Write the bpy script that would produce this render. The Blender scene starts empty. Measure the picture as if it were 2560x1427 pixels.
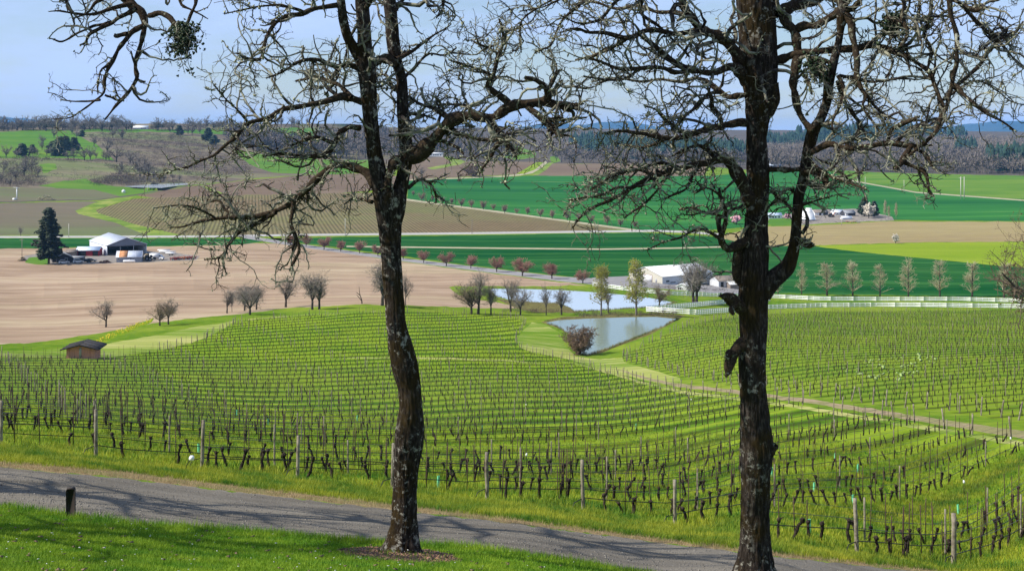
import bpy, math, random
import numpy as np
from mathutils import geometry as mgeo, Vector

# ------------------------------------------------------------------ camera, sky, sun, exposure
scene = bpy.context.scene
F, HY, CX, EYE = 3300.0, 345.0, 1280.0, 60.0      # focal length in photo columns, eye-level row, eye height over the valley datum
cd = bpy.data.cameras.new('camera'); cam = bpy.data.objects.new('camera', cd); scene.collection.objects.link(cam)
cam.location = (0, 0, EYE); cam.rotation_euler = (math.radians(90), 0, 0)
cd.sensor_width = 36.0; cd.lens = F/2560*36; cd.shift_y = -(713.5-HY)/2560; cd.clip_start = 0.1; cd.clip_end = 60000
scene.camera = cam
SUN_AZ, SUN_EL = math.radians(-103), math.radians(43)   # azimuth from +Y (straight ahead), negative = left
w = bpy.data.worlds.new('World'); scene.world = w; w.use_nodes = True
nt = w.node_tree; bg = nt.nodes['Background']
sky = nt.nodes.new('ShaderNodeTexSky'); sky.sky_type = 'NISHITA'; sky.sun_disc = False
sky.sun_elevation = SUN_EL; sky.sun_rotation = SUN_AZ; sky.altitude = 100; sky.air_density = 1.0; sky.dust_density = 0.4; sky.ozone_density = 3.0
# thin high cloud veil over the blue
tc = nt.nodes.new('ShaderNodeTexCoord'); mp = nt.nodes.new('ShaderNodeMapping'); mp.inputs['Scale'].default_value = (1.6, 1.6, 7.0)
nz = nt.nodes.new('ShaderNodeTexNoise'); nz.inputs['Scale'].default_value = 3.6; nz.inputs['Detail'].default_value = 5; nz.inputs['Roughness'].default_value = 0.55
rp = nt.nodes.new('ShaderNodeValToRGB'); rp.color_ramp.elements[0].position = 0.40; rp.color_ramp.elements[1].position = 0.66
rp.color_ramp.elements[0].color = (0.15,)*3+(1,); rp.color_ramp.elements[1].color = (0.92,)*3+(1,)
mx = nt.nodes.new('ShaderNodeMix'); mx.data_type = 'RGBA'
nt.links.new(tc.outputs['Generated'], mp.inputs['Vector']); nt.links.new(mp.outputs[0], nz.inputs['Vector']); nt.links.new(nz.outputs['Fac'], rp.inputs['Fac'])
nt.links.new(rp.outputs['Color'], mx.inputs['Factor']); nt.links.new(sky.outputs['Color'], mx.inputs[6]); mx.inputs[7].default_value = (4.8, 6.2, 9.6, 1)
nt.links.new(mx.outputs[2], bg.inputs['Color']); bg.inputs['Strength'].default_value = 0.088
sd = bpy.data.lights.new('sun', 'SUN'); sun = bpy.data.objects.new('sun', sd); scene.collection.objects.link(sun)
sd.energy = 5.0; sd.angle = math.radians(0.5); sd.color = (1.0, 0.95, 0.86)
tosun = Vector((math.sin(SUN_AZ)*math.cos(SUN_EL), math.cos(SUN_AZ)*math.cos(SUN_EL), math.sin(SUN_EL)))
sun.rotation_euler = tosun.to_track_quat('Z', 'Y').to_euler()
vs = scene.view_settings; vs.view_transform = 'Standard'; vs.look = 'None'; vs.exposure = 0.45; vs.gamma = 1.0; vs.use_curve_mapping = False
scene.cycles.max_bounces = 6; scene.cycles.diffuse_bounces = 3; scene.cycles.transparent_max_bounces = 8; scene.cycles.volume_bounces = 1
scene.cycles.use_denoising = True; scene.cycles.sample_clamp_indirect = 4.0

# ------------------------------------------------------------------ helpers
rng = np.random.default_rng(7); random.seed(7)
COL = scene.collection
def tag(o, label=None, cat=None, group=None, kind=None):
    if label: o['label'] = label
    if cat: o['category'] = cat
    if group: o['group'] = group
    if kind: o['kind'] = kind
    return o
def mesh(name, V, Fs, mat=None, smooth=False):
    V = np.asarray(V, np.float32).reshape(-1, 3); me = bpy.data.meshes.new(name)
    Fs = [np.asarray(f, np.int32) for f in (Fs if isinstance(Fs, (list, tuple)) else [Fs]) if len(f)]
    tot = np.concatenate([np.full(len(f), f.shape[1], np.int32) for f in Fs]); idx = np.concatenate([f.ravel() for f in Fs])
    me.vertices.add(len(V)); me.vertices.foreach_set('co', V.ravel())
    me.loops.add(len(idx)); me.loops.foreach_set('vertex_index', idx)
    me.polygons.add(len(tot)); st = np.zeros(len(tot), np.int32); st[1:] = np.cumsum(tot)[:-1]
    me.polygons.foreach_set('loop_start', st); me.polygons.foreach_set('loop_total', tot)
    if smooth: me.polygons.foreach_set('use_smooth', np.ones(len(tot), bool))
    if mat: me.materials.append(mat)
    me.update(calc_edges=True); return me
def obj(name, me, parent=None, loc=None, rotz=0.0):
    o = bpy.data.objects.new(name, me); COL.objects.link(o)
    if parent: o.parent = parent
    if loc is not None: o.location = loc
    if rotz: o.rotation_euler = (0, 0, rotz)
    return o
def empty(name, loc, rotz=0.0, label=None, cat=None, group=None):
    return tag(obj(name, None, None, loc, rotz), label, cat, group)
class G:                                   # gathers pieces of geometry for ONE mesh
    def __init__(s): s.V = []; s.T = []; s.Q = []; s.n = 0
    def add(s, V, T=None, Q=None):
        V = np.asarray(V, float).reshape(-1, 3); s.V.append(V)
        if T is not None and len(T): s.T.append(np.asarray(T, int)+s.n)
        if Q is not None and len(Q): s.Q.append(np.asarray(Q, int)+s.n)
        s.n += len(V); return s
    def box(s, x0, x1, y0, y1, z0, z1):
        V = [(x, y, z) for z in (z0, z1) for y in (y0, y1) for x in (x0, x1)]
        return s.add(V, Q=[(0, 2, 3, 1), (4, 5, 7, 6), (0, 1, 5, 4), (2, 6, 7, 3), (0, 4, 6, 2), (1, 3, 7, 5)])
    def prism(s, prof, y0, y1):             # profile in x,z pushed along y
        n = len(prof); V = [(x, y0, z) for x, z in prof]+[(x, y1, z) for x, z in prof]
        s.add(V, Q=[(i, (i+1) % n, n+(i+1) % n, n+i) for i in range(n)])
        k = s.n-2*n
        for b in (0, n):
            s.T += [np.array([(k+b, k+b+i, k+b+i+1) for i in range(1, n-1)])]
        return s
    def tube(s, P, R, k=8, cap=True):
        V, Q = tubes(np.asarray(P, float)[None], np.asarray(R, float)[None], k); n = len(P)
        T = [(0, i+1, i) for i in range(1, k-1)]+[((n-1)*k, (n-1)*k+i, (n-1)*k+i+1) for i in range(1, k-1)] if cap else None
        return s.add(V, T=T, Q=Q)
    def data(s):
        V = np.concatenate(s.V); Fs = []
        if s.T: Fs.append(np.concatenate(s.T))
        if s.Q: Fs.append(np.concatenate(s.Q))
        return V, Fs
    def mesh(s, name, mat=None, smooth=False):
        V, Fs = s.data(); return mesh(name, V, Fs, mat, smooth)
    def build(s, name, mat, parent=None, loc=None, rotz=0, smooth=False):
        return obj(name, s.mesh(name, mat, smooth), parent, loc, rotz)
def norm(v): return v/np.maximum(np.linalg.norm(v, axis=-1, keepdims=True), 1e-9)
def tubes(P, R, k):
    """P (N,n,3) centre lines, R (N,n) radii -> vertices and quads of N tubes with k sides."""
    N, n, _ = P.shape; T = norm(np.gradient(P, axis=1)) if n > 2 else norm(np.repeat(P[:, 1:]-P[:, :1], 2, axis=1))
    ref = np.where(np.abs(norm(P[:, -1]-P[:, 0])[:, 2:3]) > 0.8, np.array([[1.0, 0.13, 0]]), np.array([[0.1, 0.05, 1.0]]))[:, None, :]
    A = norm(np.cross(T, ref)); B = np.cross(T, A)
    a = np.arange(k)*2*np.pi/k
    V = P[:, :, None, :]+R[:, :, None, None]*(A[:, :, None, :]*np.cos(a)[None, None, :, None]+B[:, :, None, :]*np.sin(a)[None, None, :, None])
    i = np.arange(n-1)[:, None]*k; j = np.arange(k)[None, :]; j2 = (j+1) % k
    q = np.stack([i+j, i+j2, i+k+j2, i+k+j], -1).reshape(-1, 4)
    Q = (q[None]+(np.arange(N)*n*k)[:, None, None]).reshape(-1, 4)
    return V.reshape(-1, 3), Q
def hash3(i, j, k, s=0):
    h = (i*374761393+j*668265263+k*2147483647+s*974634777) & 0xffffffff
    h = ((h ^ (h >> 13))*1274126177) & 0xffffffff
    return ((h ^ (h >> 16)) & 0xffff)/65535.0
def vnoise(p, s=0):
    p = np.asarray(p, float); i = np.floor(p).astype(np.int64); f = p-i; f = f*f*(3-2*f); r = 0
    for dx in (0, 1):
        for dy in (0, 1):
            for dz in (0, 1):
                wgt = np.abs(1-dx-f[..., 0])*np.abs(1-dy-f[..., 1])*np.abs(1-dz-f[..., 2])
                r = r+wgt*hash3(i[..., 0]+dx, i[..., 1]+dy, i[..., 2]+dz, s)
    return r
def inside(poly, x, y):
    p = np.asarray(poly, float); r = np.zeros(np.shape(x), bool); n = len(p)
    for a in range(n):
        x0, y0 = p[a]; x1, y1 = p[(a+1) % n]
        if y0 == y1: continue
        c = ((y0 > y) != (y1 > y)) & (x < (x1-x0)*(y-y0)/(y1-y0)+x0); r ^= c
    return r

# ------------------------------------------------------------------ materials
def material(name, rough=0.9, spec=0.2):
    m = bpy.data.materials.new(name); m.use_nodes = True; b = m.node_tree.nodes['Principled BSDF']
    b.inputs['Roughness'].default_value = rough; b.inputs['Specular IOR Level'].default_value = spec; return m, m.node_tree, b
def ramp(nt, fac, stops):
    r = nt.nodes.new('ShaderNodeValToRGB'); e = r.color_ramp.elements
    while len(e) < len(stops): e.new(0.5)
    for q, (p, c) in zip(e, stops): q.position = p; q.color = tuple(c)+(1,)
    nt.links.new(fac, r.inputs['Fac']); return r.outputs['Color']
def mixc(nt, fac, a, b, mode='MIX'):
    n = nt.nodes.new('ShaderNodeMix'); n.data_type = 'RGBA'; n.blend_type = mode
    if isinstance(fac, (int, float)): n.inputs['Factor'].default_value = fac
    else: nt.links.new(fac, n.inputs['Factor'])
    for s, v in ((6, a), (7, b)):
        if isinstance(v, tuple): n.inputs[s].default_value = tuple(v)+(1,)
        else: nt.links.new(v, n.inputs[s])
    return n.outputs[2]
def math_(nt, op, a, b=None):
    n = nt.nodes.new('ShaderNodeMath'); n.operation = op
    for s, v in ((0, a), (1, b)):
        if v is None: continue
        if isinstance(v, (int, float)): n.inputs[s].default_value = v
        else: nt.links.new(v, n.inputs[s])
    return n.outputs[0]
def pos(nt, scale=(1, 1, 1), rotz=0.0, obj_space=False):
    m = nt.nodes.new('ShaderNodeMapping'); m.inputs['Scale'].default_value = scale; m.inputs['Rotation'].default_value = (0, 0, rotz)
    if obj_space: t = nt.nodes.new('ShaderNodeTexCoord'); nt.links.new(t.outputs['Object'], m.inputs['Vector'])
    else: t = nt.nodes.new('ShaderNodeNewGeometry'); nt.links.new(t.outputs['Position'], m.inputs['Vector'])
    return m.outputs[0]
def noise(nt, vec, scale, detail=4, rough=0.6, dist=0.0):
    n = nt.nodes.new('ShaderNodeTexNoise'); n.inputs['Scale'].default_value = scale; n.inputs['Detail'].default_value = detail
    n.inputs['Roughness'].default_value = rough; n.inputs['Distortion'].default_value = dist; nt.links.new(vec, n.inputs['Vector']); return n.outputs['Fac']
def bump(nt, b, h, strength, dist):
    n = nt.nodes.new('ShaderNodeBump'); n.inputs['Strength'].default_value = strength; n.inputs['Distance'].default_value = dist
    nt.links.new(h, n.inputs['Height']); nt.links.new(n.outputs[0], b.inputs['Normal'])
def band(nt, ang, period, sharp=1.0):
    """0..1 stripes running along direction ang (degrees from +X), one per period metres."""
    v = pos(nt, (1, 1, 1), -math.radians(ang)); s = nt.nodes.new('ShaderNodeSeparateXYZ'); nt.links.new(v, s.inputs[0])
    ph = math_(nt, 'MULTIPLY', s.outputs['Y'], 2*math.pi/period)
    c = math_(nt, 'COSINE', ph); return math_(nt, 'MULTIPLY_ADD', c, 0.5) if False else math_(nt, 'POWER', math_(nt, 'ADD', math_(nt, 'MULTIPLY', c, 0.5), 0.5), sharp)
def ground_mat(name, stops, fine=1.2, coarse=0.04, stretch=None, ang=0, coarse_stops=None, mixf=0.5, bumps=(0.3, 0.15), stripes=None, rough=0.95):
    """stops colour the fine noise, coarse_stops a wide one; stripes = (angle, period, colour, amount, sharp)."""
    m, nt, b = material(name, rough, 0.0)
    st = stretch or (1, 1, 1); v = pos(nt, st, -math.radians(ang))
    n1 = noise(nt, v, fine, 6, 0.65); c = ramp(nt, n1, stops)
    if coarse_stops:
        n2 = noise(nt, v, coarse, 5, 0.6, 0.4); c = mixc(nt, mixf, c, ramp(nt, n2, coarse_stops))
    if stripes:
        for (sa, per, col, amt, sh) in stripes:
            f = math_(nt, 'MULTIPLY', band(nt, sa, per, sh), amt)
            n3 = noise(nt, pos(nt), 0.15, 3); f = math_(nt, 'MULTIPLY', f, math_(nt, 'ADD', math_(nt, 'MULTIPLY', n3, 1.3), 0.25))
            c = mixc(nt, f, c, col)
    nt.links.new(c, b.inputs['Base Color'])
    if bumps: bump(nt, b, n1, bumps[0], bumps[1])
    return m
def plain(name, col, rough=0.6, var=0.12, scale=3.0, metal=0.0, spec=0.3, stretch=(1, 1, 1)):
    m, nt, b = material(name, rough, spec); n = noise(nt, pos(nt, stretch, obj_space=True), scale, 5)
    lo = tuple(c*(1-var*1.6) for c in col); hi = tuple(min(1, c*(1+var)) for c in col)
    nt.links.new(ramp(nt, n, [(0.3, lo), (0.7, hi)]), b.inputs['Base Color']); b.inputs['Metallic'].default_value = metal; return m

# ------------------------------------------------------------------ the lie of the land: distance of surveyed ground points
NEAR_D, FAR_D = 44.4, 50.2                      # drop of the two pond levels below the eye
near_pond = [(1365,806),(1400,800),(1480,796),(1560,793),(1640,792),(1690,797),(1660,815),(1620,832),(1560,856),(1500,880),(1470,887),(1445,885),(1435,860),(1425,835),(1395,818)]
far_pond = [(1225,722),(1260,722),(1330,723),(1400,725),(1480,730),(1560,737),(1620,744),(1665,752),(1686,757),(1660,763),(1610,769),(1560,772),(1500,776),(1437,779),(1425,768),(1390,757),(1330,755),(1290,753),(1240,741)]
CP = [(1005,1378,21.2),(177,1292,23.0),(1885,1450,21.4),(0,1265,24.5),(1280,1385,22.5),(2560,1600,16),(1280,1700,8.2),(0,1600,11),(2560,1800,8),(0,1800,7),(1280,1900,5.9),
(0,1175,34),(1280,1302,33.6),(2000,1395,33),(2560,1470,33),(0,1118,45),(505,1172,46),(1217,1250,46),(1687,1312,45),(2380,1412,44),
(1280,1150,74),(1280,1050,112),(1280,950,182),(1280,900,240),(2560,1080,92),(2560,1200,66),(2560,1300,55),(1900,1180,66),(1900,1080,96),(1900,975,160),(2560,1000,120),(2560,900,185),(2560,800,340),(2560,768,440),
(2200,768,435),(2200,900,195),(2200,830,290),(1900,770,430),(1900,860,240),(0,1040,75),(0,950,126),(0,905,165),(205,893,187),(0,860,225),(0,800,330),(0,740,440),(640,1050,98),(640,950,160),(640,870,225),(640,795,300),(640,740,420),
(900,770,330),(900,840,265),(900,730,430),(1280,795,335),(1150,720,455),(400,812,285),(300,655,580),(1690,710,500),(1280,680,545),(2200,690,536),(1950,700,521),(2200,640,627),(2000,650,606),
(0,650,585),(0,620,650),(0,592,740),(0,560,830),(0,500,1000),(0,460,1120),(0,400,1350),(0,360,1600),(0,326,1950),(640,605,690),(640,590,745),(640,500,1050),(640,440,1350),(640,400,1600),(640,340,2100),(640,318,2300),
(1280,585,770),(1280,500,1100),(1280,440,1500),(1280,400,1900),(1280,370,2500),(1280,345,3300),(1900,640,622),(1900,570,820),(1900,545,920),(1900,480,1200),(1900,430,1600),(1900,400,2100),(1900,352,3300),
(2560,710,505),(2560,605,700),(2560,550,850),(2560,490,1150),(2560,430,1550),(2560,400,2100),(2560,352,3300)]
CP += [(a, b, F*NEAR_D/(b-HY)) for a, b in near_pond]+[(a, b, F*FAR_D/(b-HY)) for a, b in far_pond]
CP = np.array(CP, float)
def _uv(px, py): return np.stack([np.clip(px, -250, 2810)/1100.0, np.log(np.asarray(py, float)-240.0)*1.6], -1)
def _tps(r): return np.where(r > 0, r*r*np.log(r+1e-12), 0)
_X = _uv(CP[:, 0], CP[:, 1]); _n = len(_X); _A = np.zeros((_n+3, _n+3))
_A[:_n, :_n] = _tps(np.linalg.norm(_X[:, None]-_X[None], axis=2))+np.eye(_n)*1e-2; _A[:_n, _n] = 1; _A[:_n, _n+1:] = _X; _A[_n, :_n] = 1; _A[_n+1:, :_n] = _X.T
_W = np.linalg.solve(_A, np.r_[np.log(CP[:, 2]), 0, 0, 0])
def dist(px, py):
    q = _uv(np.asarray(px, float), np.asarray(py, float)); sh = q.shape[:-1]; q = q.reshape(-1, 2); out = np.empty(len(q))
    for s in range(0, len(q), 20000):
        c = q[s:s+20000]; out[s:s+20000] = _tps(np.linalg.norm(c[:, None]-_X[None], axis=2))@_W[:_n]+_W[-3]+c@_W[-2:]
    return np.exp(out).reshape(sh)
def at(px, py, Y):
    px, py, Y = np.broadcast_arrays(np.asarray(px, float), np.asarray(py, float), np.asarray(Y, float))
    return np.stack([(px-CX)/F*Y, Y, EYE-(py-HY)/F*Y], -1)
def P(px, py): return at(px, py, dist(px, py))
def row_of(x, Y):
    """photo column and row of the ground under the point (x, Y)."""
    x = np.asarray(x, float); Y = np.asarray(Y, float); px = CX+F*x/Y; lo = np.full(px.shape, 318.0); hi = np.full(px.shape, 2100.0)
    for _ in range(22):
        m = (lo+hi)/2; far = dist(px, m) > Y; lo = np.where(far, m, lo); hi = np.where(far, hi, m)
    return px, (lo+hi)/2
def height(x, Y):
    px, py = row_of(x, Y); return EYE-(py-HY)/F*np.asarray(Y, float)
def ground(x, Y):
    x = np.atleast_1d(np.asarray(x, float)); Y = np.atleast_1d(np.asarray(Y, float)); return np.stack([x, Y, height(x, Y)], -1)

# ------------------------------------------------------------------ ground materials
ROWDIR, ROWDIR2 = 55.0, 24.0                     # bearing of the vine rows, near slope and far slope (degrees from +X)
GAP = 2.75
M = {}
_ra = P(400, 1255)-P(1700, 1400); ROADANG = math.degrees(math.atan2(_ra[1], _ra[0]))
g1, g2, g3, g4 = (0.035, 0.115, 0.008), (0.085, 0.22, 0.012), (0.16, 0.30, 0.02), (0.30, 0.36, 0.05)
M['lawn'] = ground_mat('lawn', [(0.36, (0.04, 0.10, 0.006)), (0.5, (0.085, 0.19, 0.01)), (0.66, (0.17, 0.27, 0.018))], 9, 0.5, None, 0, [(0.35, (0.05, 0.155, 0.01)), (0.6, (0.14, 0.25, 0.02))], 0.45, (0.6, 0.04))
M['road'] = ground_mat('gravel_road', [(0.34, (0.085, 0.074, 0.058)), (0.5, (0.17, 0.148, 0.113)), (0.66, (0.28, 0.245, 0.19))], 26, 0.35, None, 0, [(0.40, (0.105, 0.096, 0.083)), (0.60, (0.22, 0.198, 0.165))], 0.5, (0.8, 0.03), stripes=[(ROADANG, 1.75, (0.25, 0.23, 0.20), 0.22, 3.0), (ROADANG, 5.3, (0.10, 0.093, 0.085), 0.22, 2.0)])
M['dry'] = ground_mat('dry_verge', [(0.3, (0.11, 0.11, 0.03)), (0.5, (0.24, 0.17, 0.09)), (0.7, (0.36, 0.26, 0.15))], 7, 0.6, None, 0, [(0.4, (0.10, 0.16, 0.03)), (0.55, (0.30, 0.22, 0.12))], 0.5, (0.7, 0.05))
M['mulch'] = ground_mat('bark_mulch', [(0.3, (0.07, 0.035, 0.018)), (0.55, (0.17, 0.09, 0.05)), (0.75, (0.30, 0.19, 0.12))], 16, 1, None, 0, None, 0.5, (0.9, 0.05))
M['verge'] = ground_mat('verge', [(0.38, (0.045, 0.13, 0.008)), (0.5, (0.12, 0.215, 0.015)), (0.62, (0.26, 0.29, 0.03))], 3.5, 0.22, None, 0, [(0.4, (0.06, 0.16, 0.01)), (0.6, (0.27, 0.28, 0.025))], 0.5, (0.6, 0.12))
VR = dict(coarse=0.05, coarse_stops=[(0.42, (0.042, 0.12, 0.010)), (0.58, (0.19, 0.25, 0.018))], mixf=0.5, bumps=(0.6, 0.2))
M['vineyard'] = ground_mat('vineyard_ground', [(0.36, (0.03, 0.085, 0.007)), (0.5, (0.078, 0.165, 0.011)), (0.66, (0.165, 0.25, 0.02))], 1.6, stripes=[(ROWDIR, GAP, (0.05, 0.07, 0.014), 0.95, 1.5), (ROWDIR, GAP*2, (0.27, 0.365, 0.03), 0.75, 2.2)], **VR)
M['vineyard2'] = ground_mat('far_vineyard_ground', [(0.36, (0.04, 0.085, 0.008)), (0.5, (0.085, 0.16, 0.012)), (0.66, (0.165, 0.235, 0.022))], 1.4, stripes=[(ROWDIR2, GAP, (0.055, 0.075, 0.018), 1.0, 2.0), (ROWDIR2, GAP*2, (0.25, 0.33, 0.04), 0.55, 2.0)], **VR)
M['meadow'] = ground_mat('meadow', [(0.36, (0.055, 0.12, 0.01)), (0.5, (0.11, 0.19, 0.015)), (0.66, (0.20, 0.26, 0.03))], 0.5, 0.03, None, 0, [(0.40, (0.06, 0.14, 0.012)), (0.6, (0.22, 0.26, 0.035))], 0.5, (0.5, 0.25))
M['mown'] = ground_mat('mown_meadow', [(0.40, (0.11, 0.19, 0.02)), (0.5, (0.22, 0.265, 0.05)), (0.60, (0.42, 0.39, 0.16))], 0.3, 0.04, (0.22, 1, 1), 40, [(0.42, (0.10, 0.19, 0.015)), (0.58, (0.34, 0.34, 0.11))], 0.55, (0.4, 0.2))
M['track'] = ground_mat('dirt_track', [(0.3, (0.16, 0.12, 0.07)), (0.5, (0.27, 0.21, 0.13)), (0.72, (0.36, 0.30, 0.19))], 2.2, 0.2, None, 0, [(0.42, (0.14, 0.17, 0.04)), (0.58, (0.30, 0.23, 0.15))], 0.5, (0.5, 0.06))
M['mustard'] = ground_mat('mustard_strip', [(0.42, (0.09, 0.19, 0.01)), (0.58, (0.20, 0.24, 0.02)), (0.72, (0.42, 0.37, 0.03))], 0.5, 0.1, None, 0, None, 0.5, None)
M['plowed'] = ground_mat('plowed_field', [(0.38, (0.20, 0.14, 0.092)), (0.5, (0.30, 0.215, 0.145)), (0.62, (0.42, 0.325, 0.23))], 0.085, 0.012, (0.3, 1.0, 1), -24, [(0.40, (0.225, 0.15, 0.10)), (0.5, (0.34, 0.245, 0.17)), (0.60, (0.40, 0.33, 0.20))], 0.45, (0.3, 0.3), stripes=[(-24, 7.0, (0.24, 0.165, 0.11), 0.22, 1.5)])
M['wheat'] = ground_mat('wheat_field', [(0.40, (0.006, 0.05, 0.012)), (0.5, (0.016, 0.086, 0.016)), (0.61, (0.05, 0.125, 0.026))], 0.1, 0.012, (0.15, 1.0, 1), -4, [(0.42, (0.007, 0.066, 0.018)), (0.58, (0.03, 0.112, 0.03))], 0.55, (0.2, 0.1), stripes=[(-4, 7.0, (0.005, 0.06, 0.014), 0.6, 1.5), (-4, 38.0, (0.05, 0.16, 0.04), 0.5, 14)])
M['wheat2'] = ground_mat('hill_wheat_field', [(0.36, (0.012, 0.07, 0.022)), (0.5, (0.02, 0.103, 0.030)), (0.62, (0.05, 0.165, 0.04)), (0.72, (0.20, 0.23, 0.09))], 0.035, 0.007, (0.16, 1, 1), -18, [(0.38, (0.014, 0.095, 0.026)), (0.62, (0.05, 0.20, 0.035))], 0.5, None)
M['bright'] = ground_mat('bright_pasture', [(0.3, (0.13, 0.21, 0.012)), (0.55, (0.19, 0.265, 0.02)), (0.75, (0.28, 0.31, 0.05))], 0.05, 0.01, (0.3, 1, 1), 0, [(0.4, (0.12, 0.215, 0.012)), (0.62, (0.23, 0.28, 0.03))], 0.5, None)
M['upper'] = ground_mat('upper_pasture', [(0.3, (0.055, 0.135, 0.022)), (0.5, (0.085, 0.19, 0.026)), (0.68, (0.17, 0.24, 0.045))], 0.04, 0.009, (0.3, 1, 1), -8, [(0.4, (0.06, 0.15, 0.022)), (0.62, (0.15, 0.22, 0.035))], 0.55, None)
M['brownvine'] = ground_mat('dormant_vineyard', [(0.3, (0.135, 0.105, 0.055)), (0.55, (0.20, 0.155, 0.085)), (0.75, (0.26, 0.21, 0.12))], 0.08, 0.007, None, 0, [(0.36, (0.18, 0.125, 0.075)), (0.5, (0.185, 0.16, 0.08)), (0.64, (0.16, 0.19, 0.065))], 0.6, None, stripes=[(101, 2.5, (0.075, 0.065, 0.032), 0.85, 1.2)])
M['brownvine2'] = ground_mat('dormant_vineyard_block', [(0.3, (0.20, 0.15, 0.085)), (0.55, (0.26, 0.20, 0.115)), (0.75, (0.33, 0.27, 0.15))], 0.08, 0.01, (0.4, 1, 1), -20, [(0.36, (0.23, 0.17, 0.10)), (0.64, (0.28, 0.23, 0.12))], 0.5, None, stripes=[(-28, 8.0, (0.40, 0.36, 0.06), 0.4, 3.0)])
M['soil'] = ground_mat('fallow_field', [(0.3, (0.12, 0.085, 0.06)), (0.55, (0.175, 0.125, 0.088)), (0.75, (0.23, 0.17, 0.12))], 0.05, 0.008, (0.3, 1, 1), 10, [(0.36, (0.15, 0.105, 0.075)), (0.64, (0.20, 0.155, 0.10))], 0.5, None, stripes=[(35, 9.0, (0.11, 0.08, 0.055), 0.5, 2.0)])
M['greyfield'] = ground_mat('stubble_field', [(0.3, (0.105, 0.10, 0.06)), (0.55, (0.15, 0.135, 0.085)), (0.75, (0.19, 0.18, 0.11))], 0.04, 0.006, (0.2, 1, 1), 4, [(0.36, (0.15, 0.12, 0.09)), (0.52, (0.125, 0.125, 0.07)), (0.66, (0.11, 0.17, 0.055))], 0.65, None)
M['swale'] = ground_mat('grass_swale', [(0.38, (0.10, 0.17, 0.03)), (0.52, (0.16, 0.225, 0.04)), (0.66, (0.28, 0.29, 0.08))], 0.06, 0.01, None, 0, None, 0.5, None)
M['scrub'] = ground_mat('scrub_hillside', [(0.3, (0.075, 0.06, 0.05)), (0.5, (0.15, 0.125, 0.085)), (0.68, (0.27, 0.23, 0.15))], 0.06, 0.010, (0.35, 1, 1), 0, [(0.38, (0.085, 0.065, 0.06)), (0.5, (0.18, 0.15, 0.10)), (0.62, (0.13, 0.18, 0.055))], 0.55, None)
M['woodfloor'] = ground_mat('woodland_floor', [(0.3, (0.07, 0.06, 0.05)), (0.7, (0.13, 0.11, 0.09))], 0.05, 0.01)
M['palepath'] = ground_mat('pale_track', [(0.3, (0.26, 0.235, 0.15)), (0.7, (0.40, 0.36, 0.25))], 0.2, 0.02, None, 0, None, 0.5, None)
M['lane'] = ground_mat('gravel_lane', [(0.3, (0.19, 0.18, 0.18)), (0.7, (0.30, 0.285, 0.28))], 0.5, 0.03, None, 0, None, 0.5, None)
M['asphalt'] = ground_mat('valley_road', [(0.3, (0.30, 0.29, 0.27)), (0.7, (0.42, 0.40, 0.37))], 0.5, 0.03, None, 0, None, 0.5, None)
M['yard'] = ground_mat('farm_yard', [(0.3, (0.15, 0.135, 0.12)), (0.5, (0.23, 0.205, 0.18)), (0.7, (0.33, 0.28, 0.23))], 0.3, 0.03, None, 0, None, 0.5, None)
M['bank'] = ground_mat('pond_bank', [(0.3, (0.07, 0.055, 0.03)), (0.5, (0.13, 0.11, 0.045)), (0.7, (0.19, 0.20, 0.05))], 0.7, 0.06, None, 0, None, 0.5, (0.5, 0.2))
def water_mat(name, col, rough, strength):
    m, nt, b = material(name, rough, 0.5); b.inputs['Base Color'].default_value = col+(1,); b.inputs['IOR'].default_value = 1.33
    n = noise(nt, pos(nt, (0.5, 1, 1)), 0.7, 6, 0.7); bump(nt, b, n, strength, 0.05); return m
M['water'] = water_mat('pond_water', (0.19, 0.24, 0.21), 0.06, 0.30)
M['water2'] = water_mat('sky_tinted_pond_water', (0.42, 0.48, 0.54), 0.12, 0.35)  # base colour paled towards sky blue, painting in the reflected sky

# ------------------------------------------------------------------ fields: every piece of ground in its own outline
def strip(line, w):                              # a track: centre line with half-width per point
    l = np.array(line, float); hw = np.broadcast_to(np.asarray(w, float), (len(l),))[:, None]
    t = np.gradient(l, axis=0); nrm = norm(np.stack([-t[:, 1], t[:, 0]], -1)); return [tuple(q) for q in np.r_[l+nrm*hw, (l-nrm*hw)[::-1]]]
lawn_edge = [(-1400, 1240), (-300, 1258), (0, 1266), (180, 1291), (330, 1311), (600, 1328), (860, 1352), (1000, 1358), (1150, 1368), (1300, 1385), (1450, 1408), (1560, 1427), (1800, 1465), (2200, 1530), (2860, 1640), (3960, 1800)]
road_far = [(-1400, 1050), (-300, 1140), (0, 1168), (300, 1194), (600, 1230), (900, 1264), (1300, 1310), (1700, 1362), (2000, 1397), (2300, 1428), (2860, 1492), (3960, 1620)]
dry_far = [(x, y-d) for (x, y), d in zip(road_far, (12, 12, 13, 15, 14, 12, 9, 8, 7, 6, 6, 6))]
post_line = [(-1400, 1000), (-300, 1085), (0, 1112), (240, 1146), (505, 1172), (744, 1197), (981, 1224), (1217, 1252), (1458, 1279), (1687, 1313), (1915, 1349), (2143, 1386), (2385, 1416), (2620, 1448), (2860, 1480), (3960, 1600)]
vineA_top = [(3960, 1330), (2860, 1160), (2560, 1100), (2400, 1074), (2200, 1042), (2000, 1010), (1850, 990), (1700, 974), (1600, 953), (1500, 926), (1430, 902), (1390, 893), (1330, 882), (1300, 868), (1290, 850), (1305, 825), (1318, 808), (1290, 795), (1200, 786), (1100, 781), (920, 779), (760, 788), (620, 800), (590, 806), (560, 822), (520, 842), (480, 858), (400, 876), (300, 890), (250, 896), (150, 893), (0, 892), (-300, 890), (-1400, 880)]
vineA = post_line+vineA_top
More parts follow.
